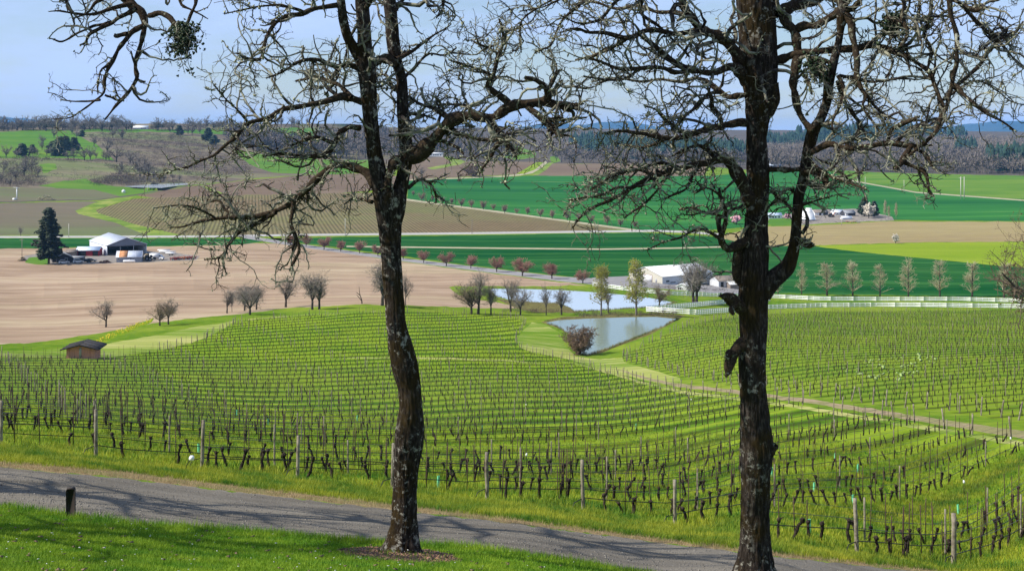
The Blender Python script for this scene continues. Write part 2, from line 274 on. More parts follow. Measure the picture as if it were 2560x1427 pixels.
vineB = [(1560, 903), (1700, 943), (1850, 968), (1960, 984), (2150, 1009), (2400, 1034), (2560, 1057), (2860, 1105), (3960, 1280), (3960, 790), (2860, 779), (2560, 776), (2300, 778), (2050, 780), (1915, 786), (1800, 797), (1720, 812), (1660, 838), (1600, 867), (1555, 890)]
skyline = [(-1400, 326), (0, 326), (200, 322), (330, 322), (540, 321), (650, 318), (780, 320), (880, 326), (1000, 336), (1280, 345), (1480, 352), (1700, 358), (1900, 352), (2100, 345), (2280, 338), (2400, 345), (2560, 352), (3960, 352)]
whole = skyline+[(3960, 2100), (-1400, 2100)]
fields = [  # later entries lie over earlier ones
 ('meadow', 'meadow', whole),
 ('woodland_floor', 'woodfloor', [(860, 318), (3960, 340), (3960, 440), (2560, 440), (2200, 432), (2060, 425), (1929, 430), (1760, 416), (1556, 409), (1375, 409), (1160, 404), (1028, 400), (860, 410)]),
 ('scrub_hillside', 'scrub', [(-1400, 310), (880, 310), (1000, 330), (1028, 400), (940, 431), (760, 437), (640, 446), (560, 456), (470, 463), (300, 470), (235, 466), (100, 471), (0, 469), (-1400, 469)]),
 ('hill_pasture', 'upper', [(-1400, 327), (0, 328), (178, 325), (190, 337), (235, 357), (286, 400), (135, 394), (0, 398), (-1400, 398)]),
 ('hilltop_pasture', 'upper', [(200, 324), (330, 324), (540, 323), (640, 321), (784, 320.5), (795, 345), (723, 357), (640, 340), (560, 336), (420, 330), (210, 332)]),
 ('slope_pasture', 'upper', [(579, 373), (690, 392), (858, 402), (950, 398), (960, 424), (858, 436), (683, 433), (622, 411)]),
 ('green_knoll', 'upper', [(1240, 360), (1262, 362), (1290, 364), (1341, 383), (1336, 394), (1287, 400), (1250, 390)]),
 ('green_clearing', 'upper', [(1375, 392), (1392, 390), (1402, 404), (1384, 408), (1376, 404)]),
 ('far_clearing', 'bright', [(2515, 373), (2560, 370), (2700, 370), (2700, 379), (2560, 379)]),
 ('right_clearing', 'upper', [(1570, 368), (1630, 366), (1640, 376), (1580, 378)]),
 ('grass_hollow', 'upper', [(98, 411), (120, 407), (139, 410), (143, 424), (108, 432)]),
 ('grass_hollow', 'upper', [(95, 466), (160, 452), (215, 447), (232, 456), (300, 466), (392, 476), (380, 488), (300, 491), (240, 476)]),
 ('stubble_field', 'greyfield', [(-1400, 472), (0, 470), (98, 470), (235, 474), (300, 491), (340, 486), (250, 500), (0, 505), (-1400, 508)]),
 ('stubble_field', 'greyfield', [(-1400, 508), (0, 508), (250, 503), (340, 488), (285, 493), (235, 524), (190, 530), (290, 556), (380, 588), (0, 588), (-1400, 588)]),
 ('fallow_field', 'soil', [(340, 489), (470, 466), (560, 457), (640, 448), (760, 439), (940, 432), (1030, 448), (1020, 470), (850, 483), (640, 488), (555, 490), (400, 496)]),
 ('dormant_vineyard', 'brownvine', [(335, 497), (555, 490), (850, 483), (1015, 480), (1018, 500), (1150, 519), (1300, 539), (1450, 559), (1560, 573), (1480, 577), (650, 587), (455, 588), (336, 561), (242, 534), (240, 524)]),
 ('grass_swale', 'swale', [(188, 527), (235, 507), (279, 493), (336, 494), (290, 506), (238, 524), (246, 533), (336, 560), (458, 589), (372, 589), (286, 556), (196, 535)]),
 ('grass_swale', 'swale', [(500, 466), (512, 465), (560, 484), (546, 486)]),
 ('farm_track', 'woodfloor', strip([(-1400, 507), (0, 505), (100, 502), (250, 499), (340, 487), (470, 464)], 1.2)),
 ('fallow_field', 'soil', [(1027, 398), (1110, 392), (1160, 404), (1341, 405), (1290, 436), (1058, 447), (1022, 450)]),
 ('fallow_field', 'soil', [(1372, 409), (1556, 409), (1766, 417), (1758, 442), (1330, 441)]),
 ('grass_swale', 'swale', [(1108, 392), (1120, 391), (1165, 404), (1150, 412), (1080, 424), (1068, 420), (1130, 408)]),
 ('hill_wheat_field', 'wheat2', [(1022, 452), (1140, 446), (1330, 440), (1760, 440), (1929, 430), (2062, 425), (2135, 452), (2290, 481), (2560, 501), (3960, 560), (3960, 562), (2560, 553), (2230, 550), (1920, 562), (1800, 574), (1600, 577), (1450, 559), (1300, 539), (1150, 519), (1018, 501)]),
 ('upper_pasture', 'upper', [(2062, 424), (2200, 432), (2560, 440), (3960, 440), (3960, 556), (2560, 500), (2290, 480), (2135, 452)]),
 ('pale_track', 'palepath', strip([(2085, 440), (2135, 453), (2290, 481), (2560, 501), (3200, 525)], 1.5)),
 ('hill_lane', 'palepath', strip([(1022, 450), (1140, 446), (1260, 441), (1300, 437), (1330, 430), (1352, 417), (1366, 405)], [1.2, 1.3, 1.5, 2, 3.5, 4, 3])),
 ('lane_grass', 'bright', [(1290, 435), (1322, 418), (1342, 406), (1359, 406), (1338, 424), (1310, 435)]),
 ('lane_grass', 'swale', [(1372, 407), (1384, 407), (1366, 425), (1345, 438), (1332, 438), (1355, 423)]),
 ('farm_yard', 'yard', [(1916, 560), (1922, 545), (2005, 530), (2060, 524), (2140, 522), (2230, 542), (2236, 551), (2100, 556), (2000, 563)]),
 ('farmhouse_lawn', 'upper', [(1918, 556), (1925, 545), (1975, 545), (1985, 560), (1930, 566)]),
 ('dormant_vineyard', 'brownvine2', [(1785, 592), (1850, 578), (1920, 566), (2000, 565), (2236, 553), (2560, 555), (3960, 560), (3960, 606), (2560, 604), (2300, 606), (2040, 613), (1915, 616), (1850, 606)]),
 ('wheat_field', 'wheat', [(650, 596), (1200, 588), (1600, 581), (1785, 592), (1850, 606), (1915, 616), (2035, 614), (2150, 630), (2300, 645), (2500, 664), (2860, 690), (3960, 760), (3960, 760), (2860, 752), (2560, 744), (1930, 733), (1800, 700), (1660, 700), (1570, 694), (1480, 696), (1400, 689), (1200, 666), (1000, 640), (860, 621), (700, 601)]),
 ('wheat_field', 'wheat', [(-1400, 596), (0, 596), (560, 596), (640, 597), (680, 600), (620, 610), (560, 613), (300, 617), (0, 622), (-1400, 626)]),
 ('bright_pasture', 'bright', [(2030, 615), (2300, 607), (2560, 604), (3960, 606), (3960, 760), (2860, 690), (2500, 664), (2300, 645), (2150, 630)]),
 ('pale_track', 'palepath', strip([(866, 616), (1200, 620), (1500, 623), (1700, 620), (1810, 617)], 1.7)),
 ('pale_track', 'palepath', strip([(1016, 499), (1150, 517), (1300, 537), (1450, 557), (1600, 577)], 2.2)),
 ('valley_road', 'asphalt', strip([(-1400, 593), (0, 592.5), (560, 591), (700, 588), (1200, 583), (1480, 579), (1640, 577), (1720, 580), (1800, 586)], 2.6)),
 ('plowed_field', 'plowed', [(-1400, 626), (0, 622), (300, 618), (560, 613), (640, 608), (700, 609), (850, 631), (1000, 653), (1200, 680), (1400, 705), (1470, 712), (1300, 716), (1200, 714), (1140, 715), (1122, 718), (1145, 738), (1250, 757), (1338, 773), (1150, 768), (1000, 763), (900, 761), (800, 766), (700, 772), (600, 785), (520, 792), (440, 800), (300, 823), (150, 849), (60, 858), (-300, 868), (-1400, 890)]),
 ('gravel_lane', 'lane', strip([(600, 590), (650, 598), (760, 615), (860, 629), (1000, 648), (1200, 673), (1400, 697), (1490, 704), (1580, 705)], [4, 4, 4, 4, 4, 5, 6, 8, 11])),
 ('gravel_yard', 'lane', [(1480, 694), (1570, 690), (1640, 698), (1720, 700), (1860, 712), (1880, 735), (1800, 733), (1660, 722), (1570, 717), (1480, 711)]),
 ('farm_yard', 'yard', [(60, 652), (60, 640), (130, 628), (250, 625), (380, 628), (440, 632), (500, 640), (490, 650), (330, 657), (140, 661)]),
 ('farmhouse_lawn', 'upper', [(62, 656), (72, 644), (118, 641), (122, 660), (90, 662)]),
 ('mown_meadow', 'mown', [(-300, 880), (80, 876), (250, 862), (400, 836), (480, 818), (592, 802), (560, 820), (520, 841), (480, 857), (400, 875), (300, 889), (250, 895), (80, 891), (-300, 888)]),
 ('mustard_strip', 'mustard', [(215, 862), (250, 847), (330, 813), (385, 796), (378, 806), (335, 824), (262, 856)]),
 ('mown_meadow', 'mown', [(1300, 868), (1290, 850), (1306, 826), (1330, 806), (1366, 812), (1400, 832), (1412, 862), (1440, 890), (1500, 898), (1556, 894), (1560, 905), (1700, 945), (1700, 970), (1600, 948), (1500, 922), (1430, 900), (1390, 891), (1330, 880)]),
 ('pond_bank', 'bank', [(1240, 748), (1330, 753), (1400, 757), (1440, 772), (1440, 781), (1340, 782), (1290, 770)]),
 ('pond_bank', 'bank', [(1352, 804), (1400, 793), (1480, 788), (1560, 784), (1650, 783), (1715, 789), (1692, 801), (1640, 829), (1575, 856), (1502, 882), (1470, 888.5), (1443, 887), (1433, 860), (1422, 835), (1390, 818)]),
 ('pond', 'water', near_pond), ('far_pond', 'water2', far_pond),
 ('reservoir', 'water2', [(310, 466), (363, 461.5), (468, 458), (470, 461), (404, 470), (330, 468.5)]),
 ('vineyard_ground', 'vineyard', vineA), ('vineyard_ground', 'vineyard2', vineB),
 ('pale_track', 'mown', strip([(1395, 901), (1450, 911), (1530, 933), (1600, 955), (1700, 978), (1850, 997), (2000, 1017), (2200, 1050), (2400, 1083), (2560, 1110), (2860, 1170)], [1.5, 2, 3, 3, 4, 4, 4, 5, 6, 6, 7])),
 ('dirt_track', 'track', strip([(1545, 924), (1600, 941), (1700, 963), (1850, 981), (2000, 999), (2200, 1030), (2400, 1062), (2560, 1086), (2860, 1140), (3960, 1310)], [0.8, 2.4, 4, 4.6, 5, 6, 7.6, 9, 11, 14])),
 ('pale_track', 'mown', strip([(940, 778), (760, 787), (620, 799)], 1.5)), ('pale_track', 'mown', strip([(760, 896), (1000, 893), (1250, 900), (1400, 912)], [0.8, 2.2, 2.2, 1.2])),
 ('verge', 'verge', dry_far+post_line[::-1]), ('dry_verge', 'dry', road_far+dry_far[::-1]), ('gravel_road', 'road', lawn_edge+road_far[::-1]),
 ('lawn', 'lawn', lawn_edge+[(3960, 2100), (-1400, 2100)]),
 ('bark_mulch', 'mulch', [(842, 1374), (890, 1367), (1000, 1366), (1070, 1374), (1130, 1386), (1158, 1403), (1085, 1410), (960, 1401), (870, 1390)]),
]
WOBBLE = {'wheat', 'wheat2', 'brownvine', 'brownvine2', 'bright', 'soil', 'greyfield', 'meadow', 'scrub', 'woodfloor', 'upper', 'swale', 'bank', 'mown', 'mustard', 'dry', 'lawn', 'road', 'mulch', 'plowed', 'track', 'yard'}
def build_ground():
    verts = []; edges = []; loops = []
    sky_x, sky_y = np.array(skyline).T
    xs = np.r_[np.linspace(-1400, -150, 8), np.arange(-60, 2621, 34), np.linspace(2750, 3960, 8)]
    for x in xs:
        top = np.interp(x, sky_x, sky_y)
        for y in np.r_[np.arange(top+6, 470, 9), np.arange(470, 700, 11), np.arange(700, 1110, 10), np.arange(1110, 1430, 15), np.arange(1440, 2100, 60)]:
            verts.append((x+random.uniform(-4, 4), y+random.uniform(-1.5, 1.5)))
    for fi, (nm, mk, poly) in enumerate(fields):
        loop = []; p = np.array(poly, float); n = len(p); wob = mk in WOBBLE and nm not in ('meadow',)
        for a in range(n):
            q, r = p[a], p[(a+1) % n]; L = np.linalg.norm(r-q)
            if L < 1e-6: continue
            big = max(abs(q[0]-CX), abs(r[0]-CX)) > 1700
            k = max(1, int(L/(90 if big else 11)))
            for t in range(k):
                z = q+(r-q)*t/k
                if wob and 300 < z[1] < 2000:
                    amp = (2.6 if mk == 'upper' and z[0] < 1000 else 0.9) if z[1] < 700 else (1.6 if z[1] < 1150 else 3.0)
                    z = z+np.array([0, (vnoise(np.array([z[0]*0.045, z[1]*0.045, fi*3.7]))-0.5)*2*amp+(vnoise(np.array([z[0]*0.2, z[1]*0.2, fi*1.7]))-0.5)*amp])
                verts.append(tuple(z)); loop.append(len(verts)-1)
        edges += [(loop[a], loop[(a+1) % len(loop)]) for a in range(len(loop))]; loops.append(np.array([verts[a] for a in loop]))
    # polygons may share points; constrained triangulation merges and splits them
    vo, eo, fo, ov, oe, of = mgeo.delaunay_2d_cdt([Vector(v) for v in verts], edges, [], 0, 1e-3, True)
    V = np.array([tuple(v) for v in vo]); T = np.array(fo); cen = V[T].mean(1); owner = np.full(len(T), -1)
    for fi, lp in enumerate(loops): owner[inside(lp, cen[:, 0], cen[:, 1])] = fi
    near = V[:, 1] > 316
    Y = dist(V[:, 0], np.maximum(V[:, 1], 317))
    for nm, D in (('pond', NEAR_D), ('far_pond', FAR_D)):
        k = [i for i, f in enumerate(fields) if f[0] == nm][0]; ids = np.unique(T[owner == k]); Y[ids] = F*D/(V[ids, 1]-HY)
    k = [i for i, f in enumerate(fields) if f[0] == 'reservoir'][0]; ids = np.unique(T[owner == k]); c = V[ids].mean(0); D = (c[1]-HY)/F*dist(c[0], c[1]); Y[ids] = F*D/(V[ids, 1]-HY)
    W3 = at(V[:, 0], V[:, 1], Y)
    # a little relief of ruts and hummocks close by
    for fi, (nm, mk, poly) in enumerate(fields):
        t = T[owner == fi]
        if not len(t): continue
        ids, inv = np.unique(t, return_inverse=True); t2 = inv.reshape(-1, 3)
        a = W3[ids]; c = np.cross(a[t2[:, 1]]-a[t2[:, 0]], a[t2[:, 2]]-a[t2[:, 0]]); flip = c[:, 2] < 0; t2[flip] = t2[flip][:, ::-1]
        tag(obj(nm, mesh(nm, a, t2, M[mk], True)), kind='structure')
build_ground()

# distant blue range
def mountains():
    prof = [(-6000, 310), (-2500, 300), (-1200, 306), (-300, 296), (0, 293), (60, 296), (130, 303), (250, 312), (420, 322), (900, 332), (1200, 333), (1270, 328), (1300, 317), (1345, 311), (1400, 305), (1430, 311), (1470, 311), (1520, 304), (1565, 303), (1610, 311), (1660, 320), (1720, 326), (1800, 331), (1860, 327), (1920, 324), (1970, 328), (2040, 322), (2090, 317), (2190, 309), (2230, 310), (2270, 317), (2330, 322), (2380, 316), (2430, 309), (2490, 304), (2560, 302), (2800, 297), (3300, 306), (5000, 300), (9000, 312)]
    x = np.r_[np.arange(-6000, -400, 120), np.arange(-400, 3000, 9), np.arange(3000, 9000, 120)]
    pr = np.array(prof, float); top = np.interp(x, pr[:, 0], pr[:, 1])+(vnoise(np.stack([x*0.05, x*0, x*0], -1))-0.5)*2.4
    rows = [(12800, 0.0), (13600, 0.25), (14400, 0.52), (15200, 0.8), (16000, 1.0), (17200, 0.6)]; V = []
    for Yr, f in rows:
        Yj = Yr*(1+(vnoise(np.stack([x*0.012, x*0+f*9, x*0], -1), 3)-0.5)*0.04*(f < 1))
        z0 = -70.0; zt = EYE-(top-HY)/F*16000; X = (x-CX)/F*16000
        rid = (vnoise(np.stack([x*0.02, x*0+f*2.2, x*0], -1), 5)-0.5)*60*(0 < f < 1)
        V.append(np.stack([X, Yj*np.ones_like(x), z0+(zt-z0)*f+rid], -1))
    n = len(x); i = np.arange(n-1); Q = np.concatenate([np.stack([r*n+i, r*n+i+1, (r+1)*n+i+1, (r+1)*n+i], -1) for r in range(len(rows)-1)])
    m = ground_mat('forested_mountain', [(0.3, (0.015, 0.035, 0.03)), (0.7, (0.04, 0.065, 0.05))], 0.002, 0.0004)
    tag(obj('mountains', mesh('mountains', np.concatenate(V), Q, m, True)), kind='structure')
mountains()
def plain_beyond():                              # the land behind the last wooded ridge, out to the foot of the range
    m = M['woodfloor']; V = [(-26000, 3600, -6), (26000, 3600, -6), (30000, 14000, -30), (-30000, 14000, -30)]
    tag(obj('far_plain', mesh('far_plain', V, np.array([(0, 1, 2, 3)]), m)), kind='structure')
plain_beyond()

# ------------------------------------------------------------------ growing branches
def resample(P, n):
    d = np.r_[0, np.cumsum(np.linalg.norm(np.diff(P, axis=0), axis=1))]; t = np.linspace(0, d[-1], n)
    return np.stack([np.interp(t, d, P[:, a]) for a in range(P.shape[1])], -1)
def spline(P, per=6):
    P = np.asarray(P, float); Q = np.r_[[2*P[0]-P[1]], P, [2*P[-1]-P[-2]]]; out = []
    t = np.linspace(0, 1, per, endpoint=False)[:, None]
    for i in range(len(P)-1):
        a, b, c, d = Q[i:i+4]; out.append(0.5*((2*b)+(c-a)*t+(2*a-5*b+4*c-d)*t*t+(3*b-a-3*c+d)*t**3))
    return np.r_[np.concatenate(out), P[-1:]]
def sprout(r, Pp, Rp, idx, n, lo, hi, length, along, up, wob, rk, rmin, droop=0.0, tcurve=1.0, planar=None):
    """children with n points from parents idx; length = (min, max) as metres or a function of parent length."""
    N = len(idx); m = Pp.shape[1]; t = lo+(hi-lo)*r.random(N)**tcurve; f = t*(m-1); i = np.minimum(f.astype(int), m-2); fr = (f-i)[:, None]
    a, b = Pp[idx, i], Pp[idx, i+1]; start = a+(b-a)*fr; tan = norm(b-a)
    rnd = r.normal(size=(N, 3)); rnd = norm(rnd-tan*np.sum(rnd*tan, 1, keepdims=True))
    al = along[0]+(along[1]-along[0])*r.random((N, 1))
    dr = norm(tan*al+rnd*np.sqrt(np.maximum(0, 1-al*al))+np.array([[0, 0, 1.0]])*up)
    L = length(r, N, t, idx) if callable(length) else length[0]+(length[1]-length[0])*r.random(N)
    rad = np.maximum(rmin, rk*(Rp[idx, i]+(Rp[idx, i+1]-Rp[idx, i])*fr[:, 0])); rad = np.minimum(rad, np.maximum(rmin, L*0.03))
    pts = [start]; cur = dr; kink = r.normal(size=(N, 3))
    for k in range(n-1):
        cur = norm(cur+wob*r.normal(size=(N, 3))+np.array([[0, 0, -droop]])); pts.append(pts[-1]+cur*(L/(n-1))[:, None])
    taper = np.linspace(1, 0.45, n)[None]; return np.stack(pts, 1), np.maximum(rad[:, None]*taper, rmin*0.55)
def weighted(r, P, N, power=1.0):
    L = np.linalg.norm(np.diff(P, axis=1), axis=2).sum(1)**power; return r.choice(len(P), N, p=L/L.sum())
def flakes(r, C, size, jitter):
    """small pale tufts: crooked tetrahedra of the given sizes around points C."""
    N = len(C); s = (size[0]+(size[1]-size[0])*r.random(N))[:, None, None]
    b = np.array([(1, 1, 1), (-1, -1, 1), (-1, 1, -1), (1, -1, -1)], float)[None]*0.55+r.normal(size=(N, 4, 3))*0.45
    V = (C+r.normal(size=(N, 3))*jitter)[:, None, :]+b*s; T = np.array([(0, 1, 2), (0, 3, 1), (0, 2, 3), (1, 3, 2)])
    return V.reshape(-1, 3), (T[None]+4*np.arange(N)[:, None, None]).reshape(-1, 3)
def slivers(r, C, D, L, wd):
    """thin pointed triangles from C along D."""
    N = len(C); side = norm(np.cross(D, r.normal(size=(N, 3)))); w_ = wd*(0.6+0.8*r.random((N, 1)))
    V = np.stack([C-side*w_, C+side*w_, C+D*(L if np.ndim(L) == 0 else L[:, None])], 1); return V.reshape(-1, 3), np.arange(3*N).reshape(-1, 3)

def bark_mat():
    m, nt, b = material('oak_bark', 0.95, 0.1); v = pos(nt)
    n1 = noise(nt, pos(nt, (1, 1, 0.22)), 26, 6, 0.7); c = ramp(nt, n1, [(0.34, (0.007, 0.005, 0.004)), (0.52, (0.024, 0.018, 0.014)), (0.74, (0.11, 0.09, 0.078))])
    n2 = noise(nt, v, 2.2, 5, 0.62); z = nt.nodes.new('ShaderNodeNewGeometry'); s = nt.nodes.new('ShaderNodeSeparateXYZ'); nt.links.new(z.outputs['Position'], s.inputs[0])
    c = mixc(nt, ramp(nt, n2, [(0.47, (0, 0, 0)), (0.60, (1, 1, 1))]), c, ramp(nt, n1, [(0.3, (0.009, 0.006, 0.003)), (0.75, (0.05, 0.033, 0.012))]))   # moss
    n3 = noise(nt, v, 9, 6, 0.72); n4 = noise(nt, v, 1.3, 3)
    li = math_(nt, 'MULTIPLY', ramp(nt, n3, [(0.545, (0, 0, 0)), (0.63, (1, 1, 1))]), ramp(nt, n4, [(0.40, (0, 0, 0)), (0.56, (1, 1, 1))]))
    c = mixc(nt, li, c, (0.27, 0.255, 0.215)); nt.links.new(c, b.inputs['Base Color']); bump(nt, b, n1, 0.9, 0.03); return m
def limb_mat():
    m, nt, b = material('oak_limb', 0.95, 0.1); v = pos(nt)
    n1 = noise(nt, v, 30, 5, 0.7); c = ramp(nt, n1, [(0.35, (0.014, 0.010, 0.007)), (0.55, (0.04, 0.028, 0.018)), (0.75, (0.10, 0.075, 0.04))])
    n3 = noise(nt, v, 7, 5, 0.7); c = mixc(nt, ramp(nt, n3, [(0.58, (0, 0, 0)), (0.68, (1, 1, 1))]), c, (0.22, 0.22, 0.15)); nt.links.new(c, b.inputs['Base Color']); bump(nt, b, n1, 0.8, 0.02); return m
def twig_mat(name, dark, pale, p0=0.46, p1=0.6, scale=3.0):
    m, nt, b = material(name, 0.9, 0.15); n = noise(nt, pos(nt), scale, 4, 0.7); nt.links.new(ramp(nt, n, [(p0, dark), (p1, pale)]), b.inputs['Base Color']); return m
BARK = bark_mat(); LIMB = limb_mat(); TWIG = twig_mat('oak_twig', (0.028, 0.021, 0.017), (0.26, 0.255, 0.185), 0.42, 0.60); LICHEN = plain('lichen', (0.29, 0.30, 0.20), 0.95, 0.4, 4.0, spec=0.1)
MOSS = plain('moss', (0.045, 0.032, 0.010), 1.0, 0.4, 6.0, spec=0.05); MISTLE = plain('mistletoe_leaf', (0.028, 0.05, 0.018), 0.6, 0.4, 20)


# ------------------------------------------------------------------ far and middle-distance trees
TW_GREY = twig_mat('bare_twig', (0.12, 0.10, 0.085), (0.30, 0.265, 0.22), 0.4, 0.6, 0.6); TW_BROWN = twig_mat('brown_twig', (0.12, 0.09, 0.06), (0.28, 0.22, 0.14), 0.4, 0.6, 0.6)
TW_RED = twig_mat('budding_twig', (0.25, 0.115, 0.09), (0.40, 0.23, 0.18), 0.4, 0.62, 0.5); TW_TAN = twig_mat('tan_twig', (0.30, 0.26, 0.15), (0.50, 0.45, 0.29), 0.4, 0.62, 0.5)
TRUNKM = plain('tree_bark', (0.07, 0.055, 0.042), 0.95, 0.4, 3); TRUNKG = plain('grey_bark', (0.17, 0.15, 0.13), 0.95, 0.3, 3)
LEAFY = plain('young_leaf', (0.30, 0.30, 0.03), 0.7, 0.3, 2); NEEDLE = plain('fir_needle', (0.028, 0.042, 0.022), 0.8, 0.45, 0.6); NEEDLE2 = plain('far_conifer', (0.018, 0.045, 0.030), 0.9, 0.4, 0.05)
BLOSSOM = plain('white_blossom', (0.72, 0.66, 0.56), 0.9, 0.15, 1); PINK = plain('pink_blossom', (0.75, 0.42, 0.50), 0.9, 0.2, 1); WOODY = plain('far_bare_wood', (0.15, 0.125, 0.105), 1.0, 0.35, 0.04); WOODY2 = plain('far_bare_wood_pale', (0.22, 0.18, 0.14), 1.0, 0.3, 0.04)
OLIVE = plain('evergreen_oak_leaf', (0.045, 0.065, 0.030), 0.9, 0.45, 0.3); SHRUB = plain('bramble', (0.10, 0.072, 0.062), 1.0, 0.4, 0.15)

def bare_proto(seed, H, form, twig, leaf=None, nl=None, tw=0.022, dens=1.0):
    """returns (trunk mesh, crown mesh) of a bare tree H metres tall."""
    r = np.random.default_rng(seed); g = G(); c = G()
    if form in ('oval', 'poplar', 'pear'):
        lead = np.stack([np.cumsum(r.normal(size=12)*0.02*H/12), np.cumsum(r.normal(size=12)*0.02*H/12), np.linspace(-0.3, H*0.97, 12)], -1); rad = np.linspace(0.022*H, 0.004*H, 12)
        g.tube(lead, rad, 7); Pl, Rl = lead[None], rad[None]; N = int({'oval': 46, 'poplar': 60, 'pear': 70}[form]*dens)
        wide = {'oval': 0.34, 'poplar': 0.24, 'pear': 0.30}[form]; lo = {'oval': 0.2, 'poplar': 0.22, 'pear': 0.14}[form]
        P1, R1 = sprout(r, Pl, Rl, np.zeros(N, int), 6, lo, 0.97, lambda r, N, t, i: H*wide*(1.1-t)*(0.6+0.6*r.random(N))+0.05*H, (0.35, 0.75), 0.25, 0.10, 0.5, tw*1.3)
    else:
        fork = {'vase': 0.24, 'round': 0.16, 'spread': 0.2, 'bush': 0.02}[form]*H
        tr = np.stack([np.cumsum(r.normal(size=6)*0.025), np.cumsum(r.normal(size=6)*0.025), np.linspace(-0.4, fork, 6)], -1); rt = np.linspace(0.036*H, 0.026*H, 6)
        if form != 'bush': g.tube(tr, rt, 8)
        nlimb = nl or {'vase': 6, 'round': 7, 'spread': 6, 'bush': 44}[form]; op = {'vase': 0.52, 'round': 0.75, 'spread': 0.95, 'bush': 0.85}[form]
        a = np.arange(nlimb)*2*np.pi/nlimb+r.random(nlimb); tilt = op*(0.25+0.85*r.random(nlimb)); tilt[0] = 0.08
        cur = np.stack([np.sin(tilt)*np.cos(a), np.sin(tilt)*np.sin(a), np.cos(tilt)], -1); L = (H-fork)*(0.72+0.25*r.random(nlimb))*{'spread': 0.95}.get(form, 1.0)
        pts = [np.repeat(tr[-1:], nlimb, 0)+(r.normal(size=(nlimb, 3))*0.15 if form == 'bush' else 0)]
        for k in range(9): cur = norm(cur+r.normal(size=cur.shape)*0.13+np.array([0, 0, 0.05 if form != 'spread' else -0.01])); pts.append(pts[-1]+cur*(L/9)[:, None])
        Pl = np.stack(pts, 1); Rl = np.linspace(0.019*H, 0.005*H, 10)[None]*(0.7+0.6*r.random((nlimb, 1)))
        if form == 'bush': Rl = Rl*0.3
        V, Q = tubes(Pl, Rl, 5); (g if form != 'bush' else c).add(V, Q=Q)
        if form == 'bush': g.tube(tr, rt*0.4, 6)
        N = int({'vase': 80, 'round': 90, 'spread': 90, 'bush': 120}[form]*dens); P1, R1 = sprout(r, Pl, Rl, r.integers(0, nlimb, N), 6, 0.15, 1.0, ((0.12*H, 0.34*H) if form != 'bush' else (0.07*H, 0.17*H)), (0.35, 0.8), 0.2, 0.30 if form != 'bush' else 0.5, 0.45, tw*1.4)
    P2, R2 = sprout(r, P1, R1, r.integers(0, len(P1), int(len(P1)*5)), 4, 0.2, 1.0, (0.05*H, 0.15*H), (0.4, 0.85), 0.22, 0.2, 0.6, tw)
    P3, R3 = sprout(r, P2, R2, r.integers(0, len(P2), int(len(P2)*2.6)), 3, 0.3, 1.0, (0.025*H, 0.08*H), (0.4, 0.9), 0.2, 0.2, 0.7, tw*0.75)
    for Pk, Rk, sd in ((P1, R1, 4), (P2, R2, 3), (P3, R3, 3)): V, Q = tubes(Pk, Rk, sd); c.add(V, Q=Q)
    tm = g.mesh('trunk', TRUNKM if form not in ('poplar', 'oval') else TRUNKG, True); cm = c.mesh('crown', twig); lm = None
    if leaf:
        q = np.concatenate([P2[:, 1:].reshape(-1, 3), P3.reshape(-1, 3)]); q = q[r.choice(len(q), leaf[1])]; V, T = flakes(r, q, leaf[2], leaf[3]); lm = mesh('foliage', V, T, leaf[0])
    return tm, cm, lm
def place_tree(pr, name, px, py, hpx, H, label, group=None, rot=0.0, cat='tree', squash=1.0, loc=None):
    c = P(px, py) if loc is None else np.array(loc); s = hpx/F*c[1]/H
    t = empty(name, c, rot, label, cat, group); t.scale = (s*squash, s*squash, s)
    for nm, me in zip(('trunk', 'crown', 'foliage'), pr):
        if me: o = obj(nm, me, t); (tag(o, kind='stuff') if nm == 'foliage' else None)
    return t
vase = [bare_proto(100+i, 9, 'vase', TW_GREY, dens=1.5) for i in range(4)]; spread = [bare_proto(120+i, 9, 'spread', TW_BROWN if i else TW_GREY, dens=1.5) for i in range(2)]
roundt = [bare_proto(130+i, 7, 'round', TW_RED, tw=0.04, dens=1.7) for i in range(3)]; pear = [bare_proto(140+i, 9, 'pear', TW_TAN, tw=0.029, dens=0.7) for i in range(4)]
poplar = [bare_proto(150+i, 12, 'poplar', TW_TAN, (LEAFY, 1800, (0.08, 0.17), 0.25)) for i in range(2)]
GR = 'bare trees along the grassy rise below the brown field'
